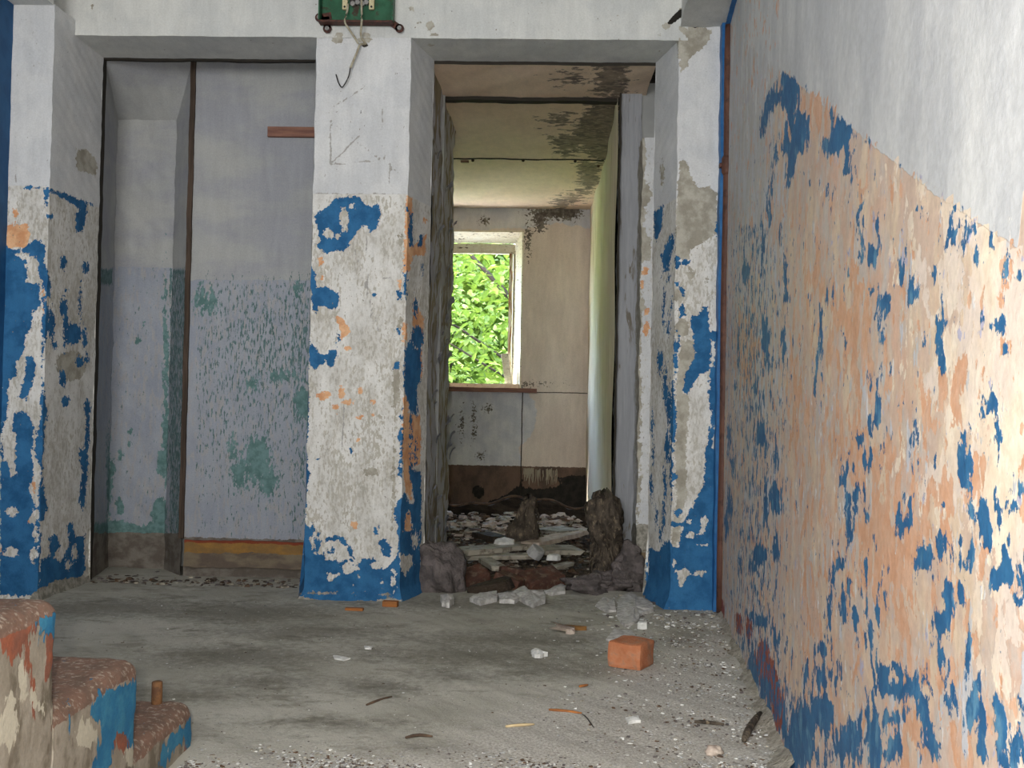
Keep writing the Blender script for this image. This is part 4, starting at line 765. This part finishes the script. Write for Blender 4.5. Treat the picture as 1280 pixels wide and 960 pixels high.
# ------------------------------------------------------------ debris on the landing
def flatpiece(name, pts, th, mat, label, cat, wave=.006):
    P = [atZ(x, y, .002) for x, y in pts]; cx = sum(p[0] for p in P)/len(P); cy = sum(p[1] for p in P)/len(P)
    o = bmobj(name, sheet([(p[0]-cx, p[1]-cy) for p in P], th, wave), mat, loc=(cx, cy, .001)); return tag(o, label, cat)
flatpiece('plaster_chunk', [(587, 752), (600, 757), (622, 752), (621, 744), (600, 746)], .016, m_thr, 'long pale plaster piece at threshold left of the bricks', 'plaster chunk')
flatpiece('plaster_chunk', [(622, 746), (640, 744), (650, 750), (644, 755), (625, 754)], .014, m_thr, 'pale plaster piece at threshold, second from the left', 'plaster chunk')
flatpiece('plaster_chunk', [(640, 744), (655, 737), (662, 743), (682, 744), (681, 754), (668, 760), (650, 752)], .012, m_thr, 'largest jagged pale plaster piece at the threshold centre', 'plaster chunk', .012)
flatpiece('plaster_chunk', [(680, 742), (700, 733), (708, 735), (706, 742), (690, 745)], .010, m_thr, 'slim pale plaster piece at threshold below the tilted brown brick', 'plaster chunk')
flatpiece('plaster_chunk', [(551, 750), (566, 749), (568, 755), (561, 760), (553, 758)], .02, m_thr, 'small pale plaster block below the grey concrete lump', 'plaster chunk')
flatpiece('torn_sheet', [(744, 758), (755, 747), (768, 752), (771, 765), (758, 766)], .005, m_thr, 'torn grey sheet left of the big torn sheet by right pillar', 'torn sheet', .006)
flatpiece('torn_sheet', [(772, 752), (790, 742), (802, 750), (815, 757), (818, 765), (800, 770), (795, 780), (782, 784), (770, 772)], .006, m_thr, 'large torn grey sheet lying at the foot of the right pillar', 'torn sheet', .008)
flatpiece('torn_sheet', [(757, 800), (768, 789), (790, 790), (796, 800), (780, 808)], .006, m_thr, 'flat grey sheet partly under the orange brick', 'torn sheet', .004)
place('plaster_chunk', shard(.045, .035, .028), m_whitebit, 803, 786, 0, 'bright white plaster cube between torn sheet and orange brick', 'plaster chunk')
flatpiece('plaster_chunk', [(664, 817), (672, 815), (684, 820), (676, 823), (667, 822)], .01, m_whitebit, 'white plaster crumb on bare floor left of the orange brick', 'plaster chunk')
sh = empty('broken_shard', atZ(706, 790, 0), 'curled pale shard with brown inside lying behind and left of orange brick', 'shard')
bm = bmesh.new(); N = 10; rows = []
for i in range(N+1):
    a = -1.1+2.2*i/N; rows.append([bm.verts.new((-.045+.02*math.sin(i), .030*math.sin(a), .035*(1-math.cos(a))+.012)), bm.verts.new((.035, .028*math.sin(a)-.02, .03*(1-math.cos(a))+.002))])
for i in range(N): bm.faces.new((rows[i][0], rows[i][1], rows[i+1][1], rows[i+1][0]))
bmesh.ops.solidify(bm, geom=bm.faces[:], thickness=.004); bmobj('curl', bm, m_pinkplaster, sh, True)
bmobj('wood_splinter', shard(.10, .025, .016, 10), simple('ochre_wood', (rgb(128, 92, 50), rgb(104, 74, 44), 30)), sh, loc=(.035, .035, .002), rot=(0, 0, -.25))
bmobj('pale_flake', shard(.035, .03, .022), m_pinkplaster, sh, loc=(.018, -.03, 0))
bo = atZ(795, 839, 0)
bk = bmobj('brick', rough_brick(.112, .118, .080, .012), m_brick, loc=(.288, 3.215, 0), rot=(0, 0, R(-27))); tag(bk, 'bright orange broken brick lying on the landing floor', 'brick')
def stick(x1, y1, x2, y2, r, mat, label, name='twig', cat='stick', bend=.01):
    a = Vector(atZ(x1, y1, r)); b = Vector(atZ(x2, y2, r)); pts = [a.lerp(b, t)+Vector((0, bend*math.sin(t*4), 0)) for t in (0, .25, .5, .75, 1)]
    m0 = sum(pts, Vector())/5; return tag(bmobj(name, tube(bmesh.new(), [p-m0 for p in pts], [r*.7, r, r, r*.9, r*.5], 6), mat, smooth=True, loc=m0), label, cat)
m_paleW = simple('fresh_pale_wood', (rgb(206, 188, 150), rgb(188, 168, 130), (8, 60, 60)))
m_orW = simple('orange_brown_wood', (rgb(168, 108, 58), rgb(142, 92, 54), (8, 60, 60)))
stick(632, 908, 668, 905, .004, m_paleW, 'pale yellow wood splinter near the landing edge', 'splinter', 'splinter', .002)
stick(686, 887, 727, 891, .004, m_orW, 'orange-brown splinter behind the pale yellow one', 'splinter', 'splinter', .003)
stick(507, 922, 541, 919, .004, m_browncl, 'dark bent twig near the landing edge left of centre', bend=.012)
stick(724, 858, 735, 856, .004, m_orW, 'short rusty splinter below and left of the orange brick', 'splinter', 'splinter', 0)
stick(458, 881, 490, 870, .0035, m_browncl, 'thin brown twig on the floor in front of the middle pillar', bend=.005)
stick(728, 893, 742, 908, .002, m_blackp, 'fine black curled twig right of the orange-brown splinter', bend=.012)
place('wood_offcut', newbox(-.03, .03, -.015, .015, 0, .022, bev=.002), m_orW, 488, 758, 0, 'small orange wood block at right foot of the middle pillar', 'wood offcut', -.1)
place('wood_offcut', newbox(-.035, .035, -.012, .012, 0, .01, bev=.002), m_orW, 443, 763, 0, 'thin orange wood offcut in front of the middle pillar foot', 'wood offcut', -.05)
flatpiece('paper_scrap', [(416, 820), (428, 821), (438, 824), (430, 826), (418, 824)], .003, m_whitebit, 'cream paper sliver on the floor in front of the middle pillar', 'scrap', .002)
flatpiece('paper_scrap', [(782, 899), (798, 898), (800, 903), (785, 905)], .006, m_whitebit, 'white scrap on the floor below the orange brick', 'scrap', .003)
flatpiece('paper_scrap', [(455, 808), (466, 809), (464, 812), (456, 811)], .003, m_whitebit, 'tiny white scrap behind the cream paper sliver', 'scrap', .002)
place('stone', lump(.022, .016, .014, .2), m_pinkplaster, 893, 943, 0, 'pale pink stone in the dust by the right wall foot', 'stone', smooth=True)
stick(930, 925, 950, 890, .010, m_lumpbrown, 'dusty stick leaning in dirt along the right wall foot', bend=.01)
stick(868, 902, 905, 905, .005, m_lumpbrown, 'dusty brown stick near the right wall foot', bend=.004)
# rubble along walls
bits = [m_plaster, m_concl, m_whitebit, m_browncl, m_plaster, m_paleboard]
def near_wall(rr):
    y = rr.uniform(2.29, 4.1); d = abs(rr.gauss(0, .22)); return min(RX(y)-.02-d, RX(y)-.02), y, 0
cloud('gravel', near_wall, 2800, .002, .010, bits, 'gritty plaster crumbs scattered along the right wall foot', seed=11)
def edge(rr): return rr.uniform(-.78, .52), 2.21+abs(rr.gauss(0, .065)), -.001
cloud('gravel', edge, 6500, .003, .009, bits, 'coarse gravel exposed along the broken landing edge', seed=12)
def allf(rr): return rr.uniform(-1.7, .6), rr.uniform(2.4, 4.1), 0
cloud('gravel', allf, 1300, .0015, .006, bits, 'fine crumbs scattered over the landing floor', seed=13)
def leftd(rr): return rr.uniform(-1.95, -.95), 4.38+abs(rr.gauss(0, .1)), 0
cloud('rubble', leftd, 260, .006, .03, [m_browncl, m_earth, m_paleboard, m_concl], 'dirt and wood crumbs along the skirting in the left doorway', seed=14)
def pf(rr): return rr.uniform(.25, .68), rr.uniform(3.75, 4.4), 0
cloud('rubble', pf, 260, .004, .022, [m_plaster, m_concl, m_whitebit, m_paleboard], 'plaster crumbs around the foot of the right pillar', seed=15)
def thr(rr): return rr.uniform(-.5, .5), rr.gauss(4.5, .06), -.01
cloud('rubble', thr, 300, .006, .03, [m_earth, m_concl, m_browncl, m_plaster], 'dark crumbs along the right doorway threshold', seed=16)
# dirt fillet at the right wall foot
s = Surf(); n_ = 60; V = []; Fx = []
ysf = np.linspace(2.28, 4.1, n_)
for i, y in enumerate(ysf):
    ww = .035+.02*max(0, 1-(y-2.34)/.8)+.012*math.sin(y*17)+.008*math.sin(y*41); hh = ww*.6
    for t_ in np.linspace(0, 1, 7): V.append((RX(y)+.004-ww*(1-t_), y, hh*t_**1.8+.004*math.sin(y*60+t_*9)*t_-.002))
for i in range(n_-1):
    for j in range(6): a = i*7+j; Fx.append((a, a+1, a+8, a+7))
me = bpy.data.meshes.new('dirt_bank'); me.from_pydata(V, [], Fx); me.materials.append(simple('packed_grey_dirt', (rgb(168, 162, 150), rgb(138, 132, 120), 50), grit=90, bump=1, obj=False, dist=.01)); me.polygons.foreach_set('use_smooth', [True]*len(Fx))
o = bpy.data.objects.new('dirt_bank', me); C.objects.link(o); tag(o, 'bank of packed grey dirt along the right wall foot', 'dirt', kind='stuff')

# ------------------------------------------------------------ electrical box
yb_ = D-.004
c0 = atY(399, 29, yb_-.03); c1 = atY(492, 29, yb_-.03); zb = c0[2]; bx0, bx1 = c0[0], c1[0]; W = bx1-bx0
eb = empty('electrical_box', ((bx0+bx1)/2, yb_, zb), 'open green metal electrical box with rusty rim above the middle pillar', 'electrical box')
def ep(name, x0, x1, y0, y1, z0, z1, mat, bev=.002, **k): return bmobj(name, newbox(x0, x1, y0, y1, z0, z1, bev=bev), mat, eb, **k)
ep('back_plate', -W/2, W/2, -.008, 0, 0, .30, m_green)
for a in ((-W/2, -W/2+.006, -.055, -.008, .006, .294), (W/2-.006, W/2, -.055, -.008, .006, .294)): ep('side_wall', *a, m_green)
ep('side_wall', -W/2, W/2, -.055, -.008, .294, .30, m_green)
ep('bottom_rim', -W/2, W/2, -.055, -.008, -.002, .006, m_rust)['label'] = 'dark rusty bottom rim'
def ear(x, z, a):
    bm = bmesh.new(); tube(bm, [(0, -.004, 0), (0, 0, 0)], .018, 16); bbox(bm, -.014, .014, -.004, 0, 0, .05); e = bmobj('mounting_ear', bm, m_rust, eb, loc=(x, -.010, z), rot=(0, a, 0)); 
    b = bmesh.new(); tube(b, [(0, -.0105, 0), (0, -.004, 0)], .009, 12); bmobj('screw', b, m_steel, e)
ear(-W/2+.03, -.016, R(-8)); ear(W/2+.022, -.012, R(-55)); ear(-W/2-.004, .03, R(80))
def tb(px):
    q = atY(px, 11, yb_-.03); x = q[0]-(bx0+bx1)/2
    t_ = ep('terminal_strip', x-.011, x+.011, -.026, -.009, q[2]-zb, q[2]-zb+.10, m_cream, .004)
    for z in (.010, .085): b = bmesh.new(); tube(b, [(0, -.0275, 0), (0, -.02, 0)], .0045, 10); bmobj('screw', b, m_blackp, t_, loc=(x, 0, q[2]-zb+z))
tb(430.5); tb(464)
for i, px in enumerate((441, 447, 453, 458)):
    q = atY(px, 7, yb_-.02); x = q[0]-(bx0+bx1)/2; b = bmesh.new(); tube(b, [(0, -.028, 0), (0, -.009, 0)], .010, 12); bmobj('terminal_screw', b, m_steel, eb, loc=(x, 0, q[2]-zb+.006+.006*(i % 2)))
    b = bmesh.new()
q = atY(447, 6, yb_-.02); ep('terminal_block', q[0]-(bx0+bx1)/2-.034, q[0]-(bx0+bx1)/2+.04, -.018, -.009, q[2]-zb, q[2]-zb+.08, m_blackp)
wr = empty('wire', (0, D, 2.3), 'dirty white wires hanging from the green box, ending in a dark bare hook', 'wire')
def wirepath(pts, r, mat, name, k=1):
    P = []
    for x, y, off in pts: p = atY(x, y, D-off); P.append(Vector((p[0], p[1]-D, p[2]-2.3)))
    Q = []
    for i in range(len(P)-1):
        p0_, p1_, p2_, p3_ = P[max(i-1, 0)], P[i], P[i+1], P[min(i+2, len(P)-1)]
        for t_ in (0, .25, .5, .75): Q.append(.5*((2*p1_)+(-p0_+p2_)*t_+(2*p0_-5*p1_+4*p2_-p3_)*t_**2+(-p0_+3*p1_-3*p2_+p3_)*t_**3))
    Q.append(P[-1]); bmobj(name, tube(bmesh.new(), Q, r, 8), mat, wr, True)
wirepath([(435, 5, .03), (434, 14, .04), (431, 27, .062), (436, 36, .055), (444, 48, .03), (448, 55, .02)], .0042, m_wire, 'wire_strand')
wirepath([(452, -4, .03), (452, 14, .04), (452, 28, .062), (451, 44, .035), (455, 52, .01), (458, 55, .0)], .0045, m_wire, 'wire_strand')
wirepath([(456, 55, .004), (450, 56, .02), (446, 66, .022), (440, 80, .022), (438, 85, .022)], .0048, m_wire, 'cable')
wirepath([(438, 84, .022), (436, 95, .02), (431, 105, .02), (427, 109, .02), (423, 103, .018), (420, 93, .015)], .0026, m_blackp, 'bare_hook')

# ------------------------------------------------------------ outside: tree
m_leaf = NT('sunlit_leaf', .5); cl = m_leaf.mottle((rgb(62, 84, 34), rgb(96, 116, 50), 1.3)); m_leaf.coords
tr = m_leaf.n('ShaderNodeBsdfTranslucent'); mx = m_leaf.n('ShaderNodeMixShader'); mx.inputs[0].default_value = .45
m_leaf.L(cl, m_leaf.b.inputs['Base Color']); tr.inputs[0].default_value = (*rgb(104, 128, 46), 1)
outn = m_leaf.t.nodes['Material Output']; m_leaf.L(m_leaf.b.outputs[0], mx.inputs[1]); m_leaf.L(tr.outputs[0], mx.inputs[2]); m_leaf.L(mx.outputs[0], outn.inputs[0]); m_leaf = m_leaf.m
m_bark = simple('dark_bark', (rgb(40, 32, 24), rgb(28, 23, 18), 20), grit=30, bump=1)
trr = empty('tree', (-.2, 11.2, -.6), 'leafy green tree growing close outside the far window', 'tree')
br = [((.9, .5, 0), (.5, .2, 1.5), (-.2, 0, 2.6), (-.9, -.4, 3.3)), ((.55, .2, 1.4), (0, -.3, 1.75), (-.7, -.7, 2.2), (-1.6, -.9, 2.6)), ((.6, .2, 1.2), (.2, -.6, 1.5), (-.3, -.9, 1.75), (-.9, -1.2, 2.1)), ((.8, .4, .8), (.2, -.3, 1.1), (-.4, -.7, 1.25), (-1.2, -.9, 1.35)), ((.4, .1, 1.9), (.2, -.5, 2.5), (-.1, -.8, 2.9), (-.5, -1, 3.3)), ((.9, .4, .5), (.3, -.6, .75), (-.4, -.9, .9), (-1.1, -1.1, .9))]
for i, b in enumerate(br):
    bm = bmesh.new(); tube(bm, b, [.07, .05, .035, .012] if i == 0 else [.028, .018, .012, .005], 8); bmobj('trunk' if i == 0 else 'branch', bm, m_bark, trr, True)
def leafmesh(bm, M):
    pts = [(0, 0, 0), (.25, .22, .05), (.6, .26, .04), (1, 0, -.10), (.6, -.26, .04), (.25, -.22, .05), (.55, 0, -.03)]
    v = [bm.verts.new(M@Vector(p)) for p in pts]
    for f_ in ((0, 6, 1), (1, 6, 2), (2, 6, 3), (3, 6, 4), (4, 6, 5), (5, 6, 0)): bm.faces.new([v[k] for k in f_])
rl = random.Random(3)
def leafM(x, y, z, s_): return Matrix.Translation((x, y, z))@Matrix.Rotation(rl.uniform(0, 6.28), 4, 'Z')@Matrix.Rotation(rl.uniform(-.2, .9), 4, 'Y')@Matrix.Rotation(rl.uniform(-.6, .6), 4, 'X')@Matrix.Diagonal((s_, s_, s_, 1))
bm = bmesh.new(); leafmesh(bm, Matrix.Identity(4)); lo = bmobj('leaf', bm, m_leaf, trr); lme = lo.data; first = True
for k in range(300):
    x = rl.uniform(-1.3, .35); z = rl.uniform(.9, 3.4); y = rl.uniform(-1.6, -1.0)
    o = lo if first else lo.copy()
    if not first: C.objects.link(o); o.parent = trr
    first = False; o.matrix_local = leafM(x, y, z, rl.uniform(.09, .15))
bm = bmesh.new()
for k in range(560):
    cx, cz, cy = rl.uniform(-2.6, 1.2), rl.uniform(.2, 4.2), rl.uniform(-1.0, .9)
    for q in range(16): leafmesh(bm, leafM(cx+rl.gauss(0, .17), cy+rl.gauss(0, .17), cz+rl.gauss(0, .12), rl.uniform(.07, .13)))
o = bmobj('foliage', bm, m_leaf, trr); o['kind'] = 'stuff'
bt2 = empty('bush', (-1, 14, -.6), 'dense green bushes standing behind the tree outside the window', 'bush'); bm = bmesh.new()
for k in range(1500):
    cx, cz, cy = rl.uniform(-4, 2.2), rl.uniform(0, 4.8), rl.uniform(-.6, 1.0)
    for q in range(9): leafmesh(bm, leafM(cx+rl.gauss(0, .25), cy+rl.gauss(0, .2), cz+rl.gauss(0, .2), rl.uniform(.14, .26)))
o = bmobj('foliage', bm, m_leaf, bt2); o['kind'] = 'stuff'
struct(Surf().quad((-8, 7.9, -.58), (8, 7.9, -.58), (8, 9.9, -.58), (-8, 9.9, -.58), 4, 4).build('bounce_ground', simple('pale_bounce_surface', (rgb(200, 192, 180), rgb(214, 206, 196), 3), obj=False)), 'added pale strip outside the far wall bouncing sunlight into the room', 'bounce_ground')  # added pale strip, bounces sunlight through the window onto the far ceiling
hl = Surf().quad((-18, 16.5, -.6), (14, 16.5, -.6), (14, 30, 13), (-18, 30, 13), 90, 60)
def hillp(V):
    V = V.copy(); V[:, 2] += .5*np.sin(V[:, 0]*1.3+V[:, 1])+.25*np.sin(V[:, 0]*3.7+V[:, 1]*2.9); return V
struct(hl.build('hillside', simple('overgrown_green_slope', ((rgb(58, 82, 30), rgb(92, 112, 46), 3), rgb(44, 62, 26), 9, .5, .6), grit=6, bump=1, obj=False, dist=.2), post=hillp), 'overgrown green slope rising behind the trees', 'hill')
g = Surf().quad((-15, 7.9, -.6), (15, 7.9, -.6), (15, 40, -.6), (-15, 40, -.6), 4, 4).build('ground', simple('grass_ground', (rgb(84, 120, 50), rgb(104, 138, 62), 2), obj=False)); struct(g, 'grassy ground outside the window', 'ground')
